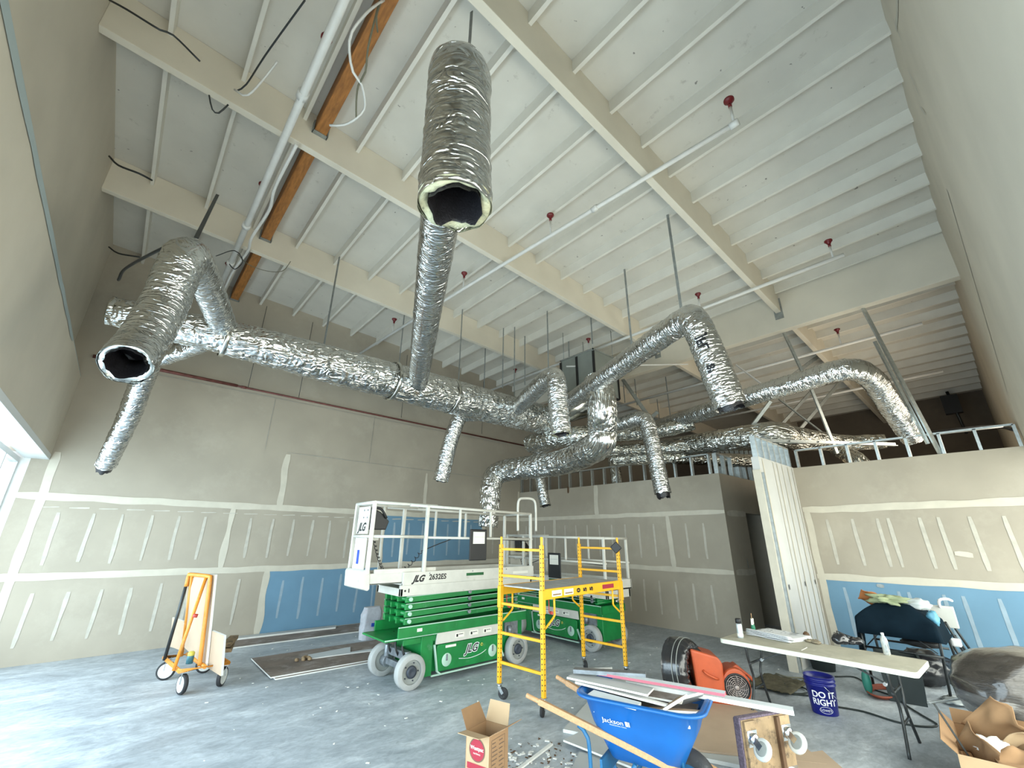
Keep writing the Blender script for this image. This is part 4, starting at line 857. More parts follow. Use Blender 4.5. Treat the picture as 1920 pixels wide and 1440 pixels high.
pd = MB().box((-.012, -.065, -.065), (.012, .065, .065), T=Matrix.Translation((5.91, 4.19, 1.755)) @ Matrix.Rotation(.5, 4, 'Z') @ Matrix.Rotation(.85, 4, 'X')).build('pad', 'black', bevel=.012); tag(pd, 'small black square pad hung on the right rear post of the yellow scaffold', 'pad')

# ================================================================= DRYWALL CART (left)
C_ = thing('drywall_cart', 'orange drywall cart with an upright hoop on four wheels near the back wall', 'cart', (1.27, 7.93, 0), .10)
bz = .27
MB().tube([(-.27, -.46, bz), (-.27, .46, bz), (.27, .46, bz), (.27, -.46, bz)], .026, seg=10, closed=True).cyl((0.0, -.46, bz), (0.0, .46, bz), .024).build('base_frame', 'orange_paint', C_)
Lc = lambda *q: local(C_, [q])[0]
bR, bL, tR, tL = Lc(1.27, 7.58, bz), Lc(1.15, 8.32, bz), Lc(*at(394, 1088, 1, 7.62)), Lc(*at(353, 1084, 1, 8.12))
up_ = Vector((0, 0, .05)); tm = (tL - tR).normalized()
MB().tube(smooth_path([bR, bR.lerp(tR, .5), tR, tR + up_ * .8 + tm * .03, tR + up_ + tm * .10, tL + up_ - tm * .05, tL + up_ * .6, tL - up_ * 2.2], .04), .026, seg=12).cyl(bL, tL.lerp(tR, .15) + up_ * .7, .020).build('hoop', 'orange_paint', C_)
b1 = Lc(*at(325, 1258, 2, bz)); MB().cyl(tR.lerp(tL, .2) + up_ * .6, b1, .020).build('brace', 'orange_paint', C_); q1_ = (tR + up_).lerp(b1, .42); q2_ = (tR + up_).lerp(b1, .46); MB().cyl(q1_, q2_, .028).build('clamp', 'red_plastic', C_)
MB().cyl(tL + up_ * .6, Lc(*at(308, 1238, 2, bz)), .021).build('brace', 'steel_dark', C_)
for x, y, a in ((-.20, -.42, .3), (-.22, .42, 1.3), (.24, -.42, 2.2), (.24, .42, 1.5)):
    wq_ = MB().lathe([(.03, -.02), (.078, -.018), (.085, -.024), (.108, -.022), (.113, -.012), (.113, .012), (.108, .022), (.085, .024), (.078, .018), (.03, .02)], (x, y, .113), (math.cos(a), math.sin(a) * .6, 0), seg=36).build('wheel', 'black_rubber', C_)
    MB().lathe([(0, -.024), (.08, -.022), (.088, -.0255), (.088, .0255), (.08, .022), (0, .024)], (x, y, .113), (math.cos(a), math.sin(a) * .6, 0), seg=30).build('hub', 'wheel_white', wq_)
    MB().bar((x - .03, y, .113), (x - .025, y, bz), .03, .006).bar((x + .03, y, .113), (x + .025, y, bz), .03, .006).box((x - .04, y - .03, bz - .035), (x + .04, y + .03, bz - .025)).build('fork', 'chrome', wq_)
def board(label, corners, th, mats=('kraft_face', 'gypsum_edge'), name='drywall_piece', cat='drywall', group=None, bevel=0):
    """flat board: corner loop in space, thickness along the loop normal; face 0 material, edges material 1"""
    cs = [Vector(q) for q in corners]; nrm = (cs[1] - cs[0]).cross(cs[2] - cs[0]).normalized() * th; N = len(cs)
    mb = MB(); mb.add(cs + [q + nrm for q in cs], [tuple(range(N))[::-1], tuple(range(N, 2 * N))], 0)
    k = len(mb.v); mb.add(cs + [q + nrm for q in cs], [(i, (i + 1) % N, N + (i + 1) % N, N + i) for i in range(N)], 1)
    return tag(mb.build(name, list(mats)), label, cat, group)
board('tall tan drywall offcut leaning on the orange cart hoop', [at(344, 1213, 1, 8.30), at(385, 1250, 1, 7.56), at(403, 1078, 1, 7.60), at(352, 1073, 1, 8.18)], -.03)
board('short tan drywall offcut at the right end of the orange cart', [at(386, 1250, 1, 7.62), at(414, 1268, 1, 7.30), at(420, 1192, 1, 7.32), at(393, 1181, 1, 7.64)], -.03)
board('short dusty drywall offcut behind the black brace of the orange cart', [at(318, 1212, 1, 8.6), at(345, 1222, 1, 8.4), at(345, 1165, 1, 8.4), at(323, 1158, 1, 8.6)], -.02)
can = thing('spray_can', 'small yellow and blue can standing on the orange cart base', 'can', (1.17, 7.72, .285))
MB().lathe([(0, 0), (.04, 0), (.04, .09), (.036, .10)], (0, 0, 0)).build('can_body', 'can_blue', can); MB().lathe([(.037, .09), (.04, .095), (.04, .125), (.025, .14), (0, .14)], (0, 0, 0)).build('can_cap', 'can_yellow', can)
for i, (dx, lb) in enumerate(((0, 'upper weathered wood offcut jutting from the right side of the orange cart'), (.03, 'lower weathered wood offcut jutting from the right side of the orange cart'))):
    tag(MB().bar((1.56 + dx, 7.75, .44 - i * .07), (1.75 - dx, 8.25, .44 - i * .07), .11, .05).build('wood_offcut', 'old_wood'), lb, 'wood')

# sheets on the floor at the left
def sheet(name, poly, z, th, m, label, cat='drywall'):
    return tag(MB().prism(poly, z, z + th).build(name, list(m)), label, cat) 
a1 = MB(); poly = [(2.15, 7.32), (4.55, 7.28), (4.6, 8.56), (2.16, 8.62)]
def slab_sheet(name, poly, z, th, mt_, me_, label, cat='drywall'):
    N = len(poly); mb = MB(); top = [(x, y, z + th) for x, y in poly]; mb.add(top, [tuple(range(N))], 0); bot = [(x, y, z) for x, y in poly]
    mb.add(bot, [tuple(range(N))[::-1]], 0); mb.add(bot + top, [(i, (i + 1) % N, N + (i + 1) % N, N + i) for i in range(N)], 1)
    return tag(mb.build(name, [mt_, me_]), label, cat)
slab_sheet('drywall_sheet', [(2.17, 7.35), (4.6, 7.28), (4.6, 8.55), (2.18, 8.6)], 0.001, .016, 'sheet_dirty', 'gypsum_edge', 'drywall sheet lying at the bottom of the dusty stack left of the lift')
slab_sheet('drywall_sheet', [(2.12, 7.40), (4.55, 7.33), (4.6, 8.60), (2.14, 8.66)], 0.018, .016, 'sheet_dirty', 'gypsum_edge', 'brown dusty drywall sheet on top of the stack left of the lift')
slab_sheet('drywall_offcut', [(2.80, 7.98), (3.25, 7.93), (4.45, 7.72), (4.45, 7.90), (3.48, 7.98), (3.62, 8.32), (2.88, 8.24)], .035, .014, 'gypsum_blue_white', 'gypsum_edge', 'pale L-shaped drywall offcut lying on the dusty stack')
slab_sheet('drywall_sheet', [(1.5, 9.72), (5.1, 9.60), (5.15, 10.4), (1.5, 10.5)], .001, .02, 'sheet_dirty', 'gypsum_edge', 'long dusty drywall sheet lying on the floor along the back wall')
slab_sheet('drywall_strip', [(1.95, 10.30), (4.05, 10.18), (4.15, 10.40), (2.0, 10.50)], .022, .03, 'gypsum_grey', 'gypsum_edge', 'narrow grey drywall strip lying against the foot of the back wall')
mb = MB(); random.seed(5)
for i in range(8):
    x, y = 2.70 + random.uniform(-.08, .12), 7.98 + random.uniform(-.08, .1); mb.lathe([(0, 0), (.035, .01), (.03, .04), (0, .05)], (x, y, .036), seg=7)
tag(mb.build('rubble', 'old_wood'), 'small heap of brown debris at the corner of the pale L-shaped offcut', 'debris', kind='stuff')
bg = thing('paper_bag', 'crumpled white compound bag with a blue stripe standing behind the lift wheels', 'bag', (4.25, 8.95, 0))
def bagfn(u, v):
    t = u * 2 * PI; z = v * .56; w_ = .19 * (1 - .25 * max(0, v - .8) * 5 * .6); q = Vector((math.cos(t) * 2, math.sin(t) * 2, v * 4)); k = 1 + .12 * noise.noise(q) + .05 * noise.noise(q * 3)
    sx = (abs(math.cos(t)) ** .5) * (1 if math.cos(t) > 0 else -1); sy = (abs(math.sin(t)) ** .5) * (1 if math.sin(t) > 0 else -1)
    return (sx * w_ * k, sy * .12 * k * (1 - .6 * max(0, v - .85) * 5), z)
MB().grid(bagfn, 40, 24, wrap=True).add([bagfn(i / 40, 1) for i in range(40)], [tuple(range(40))]).build('bag_body', 'bag_paper', bg)
MB().box((-.05, -.160, .23), (.19, -.140, .29)).build('stripe', 'bag_blue', bg)
# sill plates / loose boards
tag(MB().bar((6.0, 10.42, .02), (9.5, 10.42, .02), .09, .04).build('wood_plank', 'tan_wood'), 'narrow plank lying along the back wall behind the lifts', 'plank')

# ================================================================= CARDBOARD BOX (front)
K = thing('cardboard_box', 'open cardboard box with a dark red round emblem, standing alone at the front', 'box', (2.83, 3.42, 0), 0)
# corners found on the floor: near left, near front, right
A0, B0, C0 = Vector((-.20, .02, 0)), Vector((.0, -.19, 0)), Vector((.21, .0, 0)); D0 = A0 + C0 - B0
hh = .42; th = .006
A0, B0, C0 = Vector((2.52, 3.36, 0)), Vector((2.58, 3.14, 0)), Vector((2.83, 3.20, 0))
ctr = (A0 + C0) / 2; K.location = ctr
A0 -= ctr; B0 -= ctr; C0 -= ctr; D0 = A0 + C0 - B0
up = Vector((0, 0, hh))
def panel(p, q, z0, z1, mt_, nm, th=.005, parent=K): 
    n_ = (q - p).cross(Vector((0, 0, 1))).normalized() * th; return MB().add([p + Vector((0, 0, z0)), q + Vector((0, 0, z0)), q + Vector((0, 0, z1)), p + Vector((0, 0, z1)), p - n_ + Vector((0, 0, z0)), q - n_ + Vector((0, 0, z0)), q - n_ + Vector((0, 0, z1)), p - n_ + Vector((0, 0, z1))], [(0, 1, 2, 3), (7, 6, 5, 4), (0, 4, 5, 1), (1, 5, 6, 2), (2, 6, 7, 3), (3, 7, 4, 0)]).build(nm, mt_, parent)
sA = panel(A0, B0, 0, hh, 'cardboard_light', 'side_panel'); sB = panel(B0, C0, 0, hh, 'cardboard', 'side_panel'); sC = panel(C0, D0, 0, hh, 'cardboard', 'side_panel'); sD = panel(D0, A0, 0, hh, 'cardboard', 'side_panel')
MB().add([A0, B0, C0, D0], [(0, 1, 2, 3)]).build('bottom', 'cardboard_dark', K, solid=.004)
def flap(p, q, out, m_, L=.16, nm='flap'):
    p = p + up; q = q + up; v_ = Vector(out); ins = (q - p).normalized() * .012
    MB().add([p, q, q + v_ - ins, p + v_ + ins], [(0, 1, 2, 3)]).build(nm, m_, K, solid=.004)
flap(A0, B0, (-.13, -.045, .025), 'cardboard_light'); flap(B0, C0, (.05, -.12, .07), 'cardboard'); flap(C0, D0, (.05, .02, .14), 'cardboard_light'); flap(D0, A0, (-.05, .03, .14), 'cardboard_dark')
e1 = (B0 - A0).normalized(); n1 = e1.cross(Vector((0, 0, 1))).normalized() * .0025
fA = lambda x, y, k=1: (A0 + B0) / 2 + e1 * x + Vector((0, 0, y)) + n1 * k
ring = [fA(.078 * math.cos(t), .315 + .078 * math.sin(t), 1) for t in [2 * PI * i / 36 for i in range(36)]]
MB().add(ring, [tuple(range(36))]).build('emblem', 'box_ink', sA); ring = [fA(.070 * math.cos(t), .315 + .070 * math.sin(t), 1.4) for t in [2 * PI * i / 36 for i in range(36)]]; MB().add(ring, [tuple(range(36))]).build('emblem', 'box_print', sA)
text('Westpac', .036, lambda x, y: fA(x, .325 + y, 2), 'sticker', sA, bold=.0005); text('MATERIALS', .014, lambda x, y: fA(x, .290 + y, 2), 'sticker', sA)
MB().add([fA(-.095, .185), fA(.095, .185), fA(.095, .225), fA(-.095, .225)], [(0, 1, 2, 3)]).build('band', 'box_print', sA)
e2 = (C0 - B0).normalized(); n2 = e2.cross(Vector((0, 0, 1))).normalized() * .002; mb = MB()
for i in range(11):
    z = .36 - i * .027
    for s0, s1 in ((.04, .115), (.13, .20)):
        w_ = random.uniform(.6, 1) * (s1 - s0); mb.add([B0 + e2 * s0 + Vector((0, 0, z)) + n2, B0 + e2 * (s0 + w_) + Vector((0, 0, z)) + n2, B0 + e2 * (s0 + w_) + Vector((0, 0, z + .007)) + n2, B0 + e2 * s0 + Vector((0, 0, z + .007)) + n2], [(0, 1, 2, 3)])
for s0, s1, z0, z1 in ((.03, .21, .385, .388), (.03, .21, .06, .063), (.03, .033, .06, .385), (.207, .21, .06, .385)):
    mb.add([B0 + e2 * s0 + Vector((0, 0, z0)) + n2, B0 + e2 * s1 + Vector((0, 0, z0)) + n2, B0 + e2 * s1 + Vector((0, 0, z1)) + n2, B0 + e2 * s0 + Vector((0, 0, z1)) + n2], [(0, 1, 2, 3)])
mb.build('printed_text', 'box_ink', sB)
mb = MB()
for i, (a, b) in enumerate(((-.03, .02), (-.06, .05), (-.055, .04))):
    z = .155 - i * .028; mb.add([fA(a, z), fA(b, z), fA(b, z + .009), fA(a, z + .009)], [(0, 1, 2, 3)])
mb.build('printed_text', 'box_ink', sA)

# ================================================================= WHEELBARROW
fw = Vector((.30, -.954, 0)).normalized(); lt = Vector((-fw.y, fw.x, 0)); O = Vector((3.29, 3.215, 0))
Wb = thing('wheelbarrow', 'blue wheelbarrow with wooden handles, heaped with drywall scraps', 'wheelbarrow', O)
def wp_(f, l, z): return fw * f + lt * l + Vector((0, 0, z))
def rrect(cf, cl, hf, hl, z, r, n=6):
    out = []
    for sx, sy, a0 in ((1, 1, 0), (-1, 1, PI / 2), (-1, -1, PI), (1, -1, 3 * PI / 2)):
        for k in range(n + 1):
            a = a0 + PI / 2 * k / n; out.append(wp_(cf + sx * (hf - r) + r * math.cos(a), cl + sy * (hl - r) + r * math.sin(a), z))
    return out
lv = [rrect(.90, 0.02, .50, .345, .685, .16), rrect(.90, 0.02, .475, .32, .70, .15), rrect(.90, 0.02, .455, .305, .695, .15), rrect(.90, .02, .39, .26, .50, .13), rrect(.90, .02, .27, .19, .28, .10), rrect(.90, .02, .20, .13, .262, .08)]
Nn = len(lv[0]); mb = MB(); mb.add(sum(lv, []), [(i * Nn + k, i * Nn + (k + 1) % Nn, (i + 1) * Nn + (k + 1) % Nn, (i + 1) * Nn + k) for i in range(len(lv) - 1) for k in range(Nn)] + [tuple((len(lv) - 1) * Nn + k for k in range(Nn))], 0, True)
tray = mb.build('tray', 'barrow_blue', Wb, solid=-.006)
MB().tube(rrect(.90, 0.02, .495, .34, .692, .16), .012, seg=8, closed=True).build('rim', 'barrow_blue', tray)
# lettering on the near side (faces the camera)
p0 = (wp_(.58, -.300, .61)); side = (wp_(1.2, 0, 0) - wp_(0, 0, 0)).normalized(); s0 = wp_(.56, -.287, .62); s1 = wp_(.56, -.232, .52); dn = (s0 - s1).normalized(); nn = -(side.cross(dn)).normalized()
if nn.dot(lt) > 0: nn = -nn
nt_ = Vector((0, 0, 0)); base = wp_(.72, -.255, .565) + nn * .02
text('Jackson', .056, lambda x, y: base + side * x + dn * y, 'white_print', tray, bold=0)
MB().add([base + side * (.100 + a * .75) + dn * b * .75 for a, b in ((0, -.025), (.028, -.025), (.028, .03), (0, .03), (.034, -.025), (.044, -.025), (.044, .03), (.034, .03))], [(0, 1, 2, 3), (4, 5, 6, 7)]).build('logo', 'white_print', tray)
text('PROFESSIONAL TOOLS', .013, lambda x, y: base + side * (.035 + x) + dn * (y - .032), 'white_print', tray)
for s in (-1, 1):
    a_ = wp_(0, s * .30, .61); b_ = wp_(1.40, s * .13, .235)
    MB().bar(a_ + (b_ - a_) * .06, b_, .038, .045).cyl(a_ - (b_ - a_) * .02, a_ + (b_ - a_) * .10, .019, seg=12).build('handle', 'tan_wood', Wb, bevel=.006)
    MB().tube(smooth_path([wp_(.42, s * .25, .47), wp_(.50, s * .25, .40), wp_(.52, s * .25, .10), wp_(.56, s * .25, .03), wp_(.70, s * .24, .03), wp_(.86, s * .22, .30)], .04), .016, seg=8).build('leg', 'barrow_steel', Wb)
    MB().bar(wp_(1.10, s * .16, .50), wp_(1.10, s * .16, .02 + .25), .02, .006).tube([wp_(1.18, s * .17, .56), wp_(1.19, s * .12, .25)], .010, seg=8).build('tray_brace', 'barrow_steel', Wb)
MB().bar(wp_(.60, -.25, .22), wp_(.60, .25, .22), .02, .13).build('cross_brace', 'barrow_steel', Wb)
wh = MB().lathe([(.11, -.045), (.165, -.05), (.195, -.03), (.203, 0), (.195, .03), (.165, .05), (.11, .045), (.11, -.045)], wp_(1.20, 0, .203), lt, seg=40).build('wheel', 'black_rubber', Wb)
MB().lathe([(.112, -.03), (.05, -.02), (0, -.06)], wp_(1.20, 0, .203), lt, seg=24).lathe([(.112, .03), (.05, .02), (0, .06)], wp_(1.20, 0, .203), lt, seg=24).build('rim', 'barrow_steel', wh)
MB().cyl(wp_(1.20, -.15, .203), wp_(1.20, .15, .203), .010).build('axle', 'axle_grey', wh)
def wW(f, l, z): return O + wp_(f, l, z)
def bboard(label, f0, l0, z0, f1, l1, z1, wd, th, mats, name='drywall_scrap', nx=None):
    p, q = wW(f0, l0, z0), wW(f1, l1, z1); d = (q - p).normalized(); r = d.cross(Vector((0, 0, 1))).normalized()
    if nx: r = (r + Vector((0, 0, nx))).normalized()
    r *= wd / 2
    return board(label, [p - r, q - r * random.uniform(.85, 1), q + r, p + r * random.uniform(.85, 1)], th, mats, name)
gy = ('gypsum_grey', 'gypsum_edge'); kf = ('sheet_dirty', 'gypsum_edge')
bboard('white corner bead length lying highest across the wheelbarrow toward the right', .42, .05, .79, 1.52, .02, .80, .08, .02, ('gypsum_blue_white', 'pink_marks'), 'trim_strip')
bboard('dark slate coloured strip lying on top of the scraps at the left', .30, -.02, .80, .90, .12, .82, .09, .03, ('axle_grey', 'axle_grey'), 'trim_strip')
bboard('wide grey drywall scrap under the dark slate strip', .28, -.04, .755, .98, -.06, .745, .20, .014, gy)
bboard('long white board sticking out past the right of the tray toward the dolly', .72, .16, .735, 1.95, .20, .72, .10, .03, ('gypsum_blue_white', 'gypsum_edge'), 'trim_strip')
bboard('white thick piece lying at the left inside of the tray', .52, -.20, .70, .92, -.22, .685, .14, .02, ('gypsum_blue_white', 'gypsum_edge'))
bboard('tan faced scrap along the near edge of the tray', .70, -.24, .665, 1.22, -.21, .66, .10, .015, ('kraft_face', 'gypsum_edge'), nx=.5)
bboard('narrow white strip crossing the tray under the corner bead', .36, -.12, .735, 1.12, -.14, .70, .04, .015, ('gypsum_edge', 'gypsum_edge'), 'trim_strip')
bboard('speckled scrap tilted up at the front end of the tray', 1.06, -.16, .66, 1.22, -.05, .75, .17, .02, ('old_wood', 'gypsum_edge'), nx=.4)
bboard('grey drywall scrap lying in the middle of the tray', .60, .06, .70, 1.20, .08, .70, .24, .014, kf)
bboard('broad pale scrap at the far side of the tray', .55, .22, .69, 1.15, .24, .70, .14, .014, gy)
bboard('grey drywall scrap standing at the front right inside of the tray', 1.12, .08, .66, 1.32, .16, .72, .16, .02, gy, nx=.6)
bboard('brown scrap filling the bottom of the tray', .55, .0, .60, 1.28, .02, .62, .50, .02, kf)
bboard('tan scrap leaning near the right rim of the tray', .95, -.10, .64, 1.34, -.12, .69, .20, .015, ('kraft_face', 'gypsum_edge'), nx=.2)
bboard('small jagged white scrap at the far left of the heap', .36, .12, .77, .58, .20, .79, .08, .02, ('gypsum_edge', 'gypsum_edge'))

# drywall lying on the floor around the wheelbarrow
slab_sheet('drywall_sheet', [(3.96, 3.62), (4.95, 4.02), (5.95, 2.95), (5.2, 2.0), (4.7, 1.85)], .002, .03, 'gypsum_grey', 'gypsum_edge', 'large grey drywall sheet lying on the floor behind the wheelbarrow')
slab_sheet('drywall_sheet', [(4.75, 3.02), (5.75, 3.05), (6.05, 2.55), (5.15, 1.60), (4.55, 2.45)], .034, .016, 'kraft_face', 'kraft_face', 'brown faced drywall sheet on top of the grey one, between wheelbarrow and dolly')
slab_sheet('drywall_sheet', [(3.74, 3.42), (4.3, 3.45), (4.35, 2.95), (3.80, 2.68)], .034, .016, 'gypsum_grey', 'gypsum_edge', 'grey drywall piece under the wheelbarrow handles')
slab_sheet('drywall_sheet', [(3.42, 3.05), (3.74, 3.22), (4.0, 2.62), (3.4, 2.5)], .001, .016, 'gypsum_grey', 'gypsum_edge', 'grey drywall piece between the cardboard box and the wheelbarrow legs')
slab_sheet('drywall_sheet', [(4.1, 1.2), (5.0, 1.35), (5.42, 1.70), (4.8, 2.0), (4.0, 1.7)], .033, .016, 'kraft_face', 'gypsum_edge', 'tan drywall piece on the floor beneath the standing dolly')
tag(MB().bar((3.08, 3.36, .01), (3.66, 3.50, .012), .03, .015).build('wood_strip', 'gypsum_edge'), 'thin pale strip on the floor pointing away from the cardboard box', 'strip')
random.seed(12)
for nm, lab, area_, n_, sz, m_ in (('rubble', 'scattered pale drywall crumbs on the floor across the room', (1.0, 9.0, 2.8, 9.5), 150, .018, 'gypsum_edge'), ('rubble', 'brown crumbs and splinters on the floor beside the cardboard box', (2.95, 3.75, 3.0, 3.7), 90, .016, 'dark_wood'), ('rubble', 'pale broken chips on the floor beside the cardboard box', (2.95, 3.7, 3.05, 3.65), 60, .025, 'gypsum_edge')):
    mb = MB()
    for i in range(n_):
        x, y = random.uniform(area_[0], area_[1]), random.uniform(area_[2], area_[3]); s = random.uniform(.3, 1) * sz; a = random.random() * 6
        mb.box((-s, -s * .5, 0), (s, s * .5, s * .35), T=Matrix.Translation((x, y, .001)) @ Matrix.Rotation(a, 4, 'Z'))
    tag(mb.build(nm, m_), lab, 'debris', kind='stuff')

# ================================================================= CARPETED DOLLY standing on edge
nD = Vector((-.37, -.93, 0)).normalized(); wD = Vector((.93, -.37, 0)).normalized(); oD = Vector((4.16, 1.86, .012))
Dd = thing('furniture_dolly', 'carpet wrapped plywood dolly standing on edge, two white casters facing out', 'dolly', oD)
WDT, HT = .52, .50
def dp(a, z, n_): return wD * a + Vector((0, 0, z)) + nD * n_
def dbox(a0, z0, n0, a1, z1, n1, nm, m_, bev=0, parent=Dd): 
    mb = MB(); mb.add([dp(a, z, n_) for n_ in (n0, n1) for a, z in ((a0, z0), (a1, z0), (a1, z1), (a0, z1))], [(0, 1, 2, 3), (7, 6, 5, 4), (0, 4, 5, 1), (1, 5, 6, 2), (2, 6, 7, 3), (3, 7, 4, 0)]); return mb.build(nm, m_, parent, bevel=bev)
dbox(0, 0, -.02, WDT, HT, .0, 'plywood_panel', 'old_wood')
dbox(-.018, -.005, -.055, .0, HT + .015, -.0, 'carpet_wrap', 'carpet_purple', .008); dbox(-.018, HT, -.055, WDT + .01, HT + .018, .004, 'carpet_wrap', 'carpet_purple', .008); dbox(-.018, 0, -.065, WDT + .01, HT + .01, -.04, 'carpet_wrap', 'carpet_purple', .01)
dbox(.015, .005, .0, .13, HT - .005, .022, 'wood_slat', 'old_wood', .003); dbox(WDT - .13, .005, .0, WDT - .015, HT - .005, .022, 'wood_slat', 'old_wood', .003); dbox(WDT - .165, .005, .0, WDT - .13, HT - .005, .03, 'wood_slat', 'dark_wood', .003)
for a in (.075, WDT - .07):
    for z in (HT - .12, .10):
        c = MB(); k = dp(a, z, .022)
        c.add([dp(a + i, z + j, n_) for n_ in (.022, .026) for i, j in ((-.05, -.055), (.05, -.055), (.05, .055), (-.05, .055))], [(0, 1, 2, 3), (7, 6, 5, 4), (0, 4, 5, 1), (1, 5, 6, 2), (2, 6, 7, 3), (3, 7, 4, 0)])
        c.lathe([(.044, 0), (.044, .022), (.03, .034), (0, .034)], dp(a, z, .026), nD, seg=24)
        wc = dp(a - .02, z - .034, .125); axd = (wD * -.87 + Vector((0, 0, .5))).normalized()
        for s in (-1, 1): c.bar(dp(a, z, .045) + axd * s * .02, wc + axd * s * .02, .045, .004, up=axd)
        c = c.build('caster', 'chrome', Dd)
        w_ = MB().lathe([(.03, -.016), (.05, -.015), (.068, -.013), (.076, -.008), (.076, .008), (.068, .013), (.05, .015), (.03, .016)], wc, axd, seg=32).build('caster_wheel', 'wheel_white', c)
        MB().lathe([(0, -.022), (.02, -.02), (.045, -.017), (.05, -.0155), (.05, .0155), (.045, .017), (.02, .02), (0, .022)], wc, axd, seg=24).build('hub', 'rim_grey', w_)

# ================================================================= AIR BLOWER with coiled plastic sleeve
def ang(v): return math.atan2(v.y, v.x)
Bl = thing('air_mover', 'orange carpet drying blower with a round grille, under the end of the folding table', 'blower', (5.98, 2.80, 0), math.radians(-52))
# local: x to the right as seen, y away from the camera, z up
def bl(p): return p
prof = []
for i in range(28):
    t = -PI * .55 + i / 27 * PI * 1.42; prof.append((.13 + .165 * math.cos(t), .215 + .20 * math.sin(t)))
body = MB().prism(prof + [(-.22, .42), (-.30, .12)], -.02, .30, 1).build('housing', 'blower_orange', Bl, bevel=.03)
MB().prism([(-.33, .05), (-.02, .04), (-.0, .46), (-.05, .53), (-.36, .60)], -.05, .33, 1).build('outlet', 'blower_orange', Bl, bevel=.025)
MB().prism([(-.34, .585), (-.08, .525), (-.08, .535), (-.34, .597)], .0, .28, 1).build('air_opening', 'black', Bl)
MB().tube(smooth_path([(-.24, -.055, .38), (-.20, -.085, .35), (-.12, -.085, .315), (-.08, -.055, .30)], .02), .014, seg=8).build('handle', 'blower_orange', Bl)
for z0 in (.08,): MB().prism([(-.36, .02), (.22, .0), (.26, .05), (-.30, .11)], -.04, .32, 1).build('base_foot', 'blower_orange', Bl, bevel=.02)
MB().prism([(.10, .40), (.28, .33), (.34, .26), (.36, .30), (.18, .44)], .05, .22, 1).build('cord_bracket', 'blower_orange', Bl, bevel=.012)
gr = MB().lathe([(.150, 0), (.134, .014), (.128, .002), (0, .002)], (.13, -.02, .215), (0, -1, 0), seg=40).build('grille', 'ink', Bl)
mb = MB()
for i, r in enumerate((.120, .100, .080, .061, .042)):
    mb.tube([(.13 + r * math.cos(t), -.026, .215 + r * math.sin(t)) for t in [2 * PI * k / 36 for k in range(36)]], .0035, seg=6, closed=True)
for k in range(12):
    t = 2 * PI * k / 12; t2 = t + .5; mb.tube([(.13 + .03 * math.cos(t), -.027, .215 + .03 * math.sin(t)), (.13 + .09 * math.cos(t + .3), -.027, .215 + .09 * math.sin(t + .3)), (.13 + .128 * math.cos(t2), -.026, .215 + .128 * math.sin(t2))], .003, seg=5)
mb.lathe([(.028, -.002), (.026, .012), (0, .014)], (.13, -.02, .215), (0, -1, 0), seg=18); mb.build('guard_wire', 'grille', gr)
Cd = Bl.location + Matrix.Rotation(Bl.rotation_euler.z, 3, 'Z') @ Vector((-.40, .14, .36))
axx = Matrix.Rotation(Bl.rotation_euler.z, 3, 'Z') @ Vector((.80, -.55, .05))
R1 = thing('plastic_duct_coil', 'black ringed plastic duct coil standing against the orange blower', 'hose', (Cd.x, Cd.y, 0))
mb = MB(); cz = .345; pr_ = [(.335, -.17), (.345, -.10), (.335, -.03), (.34, .0), (.335, .05), (.30, .10), (.24, .13), (.18, .10), (.15, .02), (.14, -.08)]
vs = []; seg = 64; d_ = axx.normalized(); u_ = Vector((0, 0, 1)); a_ = d_.cross(u_).normalized(); b_ = d_.cross(a_)
for i, (r, h) in enumerate(pr_):
    for k in range(seg):
        t = 2 * PI * k / seg; am = .004 if r > .32 else .022; rr = r * (1 + am * math.sin(19 * t + i * .3) + am * math.sin(31 * t)); vs.append(Vector((0, 0, cz)) + d_ * (h + am * .5 * math.sin(23 * t)) + (a_ * math.cos(t) + b_ * math.sin(t)) * rr)
mb.add(vs, [(i * seg + k, i * seg + (k + 1) % seg, (i + 1) * seg + (k + 1) % seg, (i + 1) * seg + k) for i in range(len(pr_) - 1) for k in range(seg)] + [tuple(range(seg)), tuple(range((len(pr_) - 1) * seg, len(pr_) * seg))], 0, True)
mb.build('sleeve', 'black_gloss', R1)
for h in (-.03, .03):
    MB().tube([Vector((0, 0, cz)) + d_ * h + (a_ * math.cos(t) + b_ * math.sin(t)) * .342 for t in [2 * PI * k / 60 for k in range(60)]], .005, seg=6, closed=True).build('ring', 'galv_dark', R1)

# ================================================================= FOLDING TABLE
Tb = thing('folding_table', 'long folding table with a scuffed pale top and black steel legs', 'table', (6.21, 1.83, 0), math.radians(-1))
HX, HY = .345, .915
def outline(hx, hy, r, n=5):
    o = []
    for sx, sy, a0 in ((1, 1, 0), (-1, 1, PI / 2), (-1, -1, PI), (1, -1, 3 * PI / 2)):
        for k in range(n + 1): a = a0 + PI / 2 * k / n; o.append((sx * (hx - r) + r * math.cos(a), sy * (hy - r) + r * math.sin(a)))
    return o
ol = outline(HX, HY, .05); N_ = len(ol); mb = MB()
mb.add([(x, y, .745) for x, y in outline(HX - .006, HY - .006, .045)], [tuple(range(N_))], 0)
mb.add([(x, y, .745) for x, y in outline(HX - .006, HY - .006, .045)] + [(x, y, .74) for x, y in ol] + [(x, y, .70) for x, y in ol] + [(x, y, .70) for x, y in outline(HX - .02, HY - .02, .04)], [(i * N_ + k, (i + 1) * N_ + k, (i + 1) * N_ + (k + 1) % N_, i * N_ + (k + 1) % N_) for i in range(3) for k in range(N_)] + [tuple(range(3 * N_, 4 * N_))], 1)
mb.build('tabletop', ['table_top', 'table_edge'], Tb)
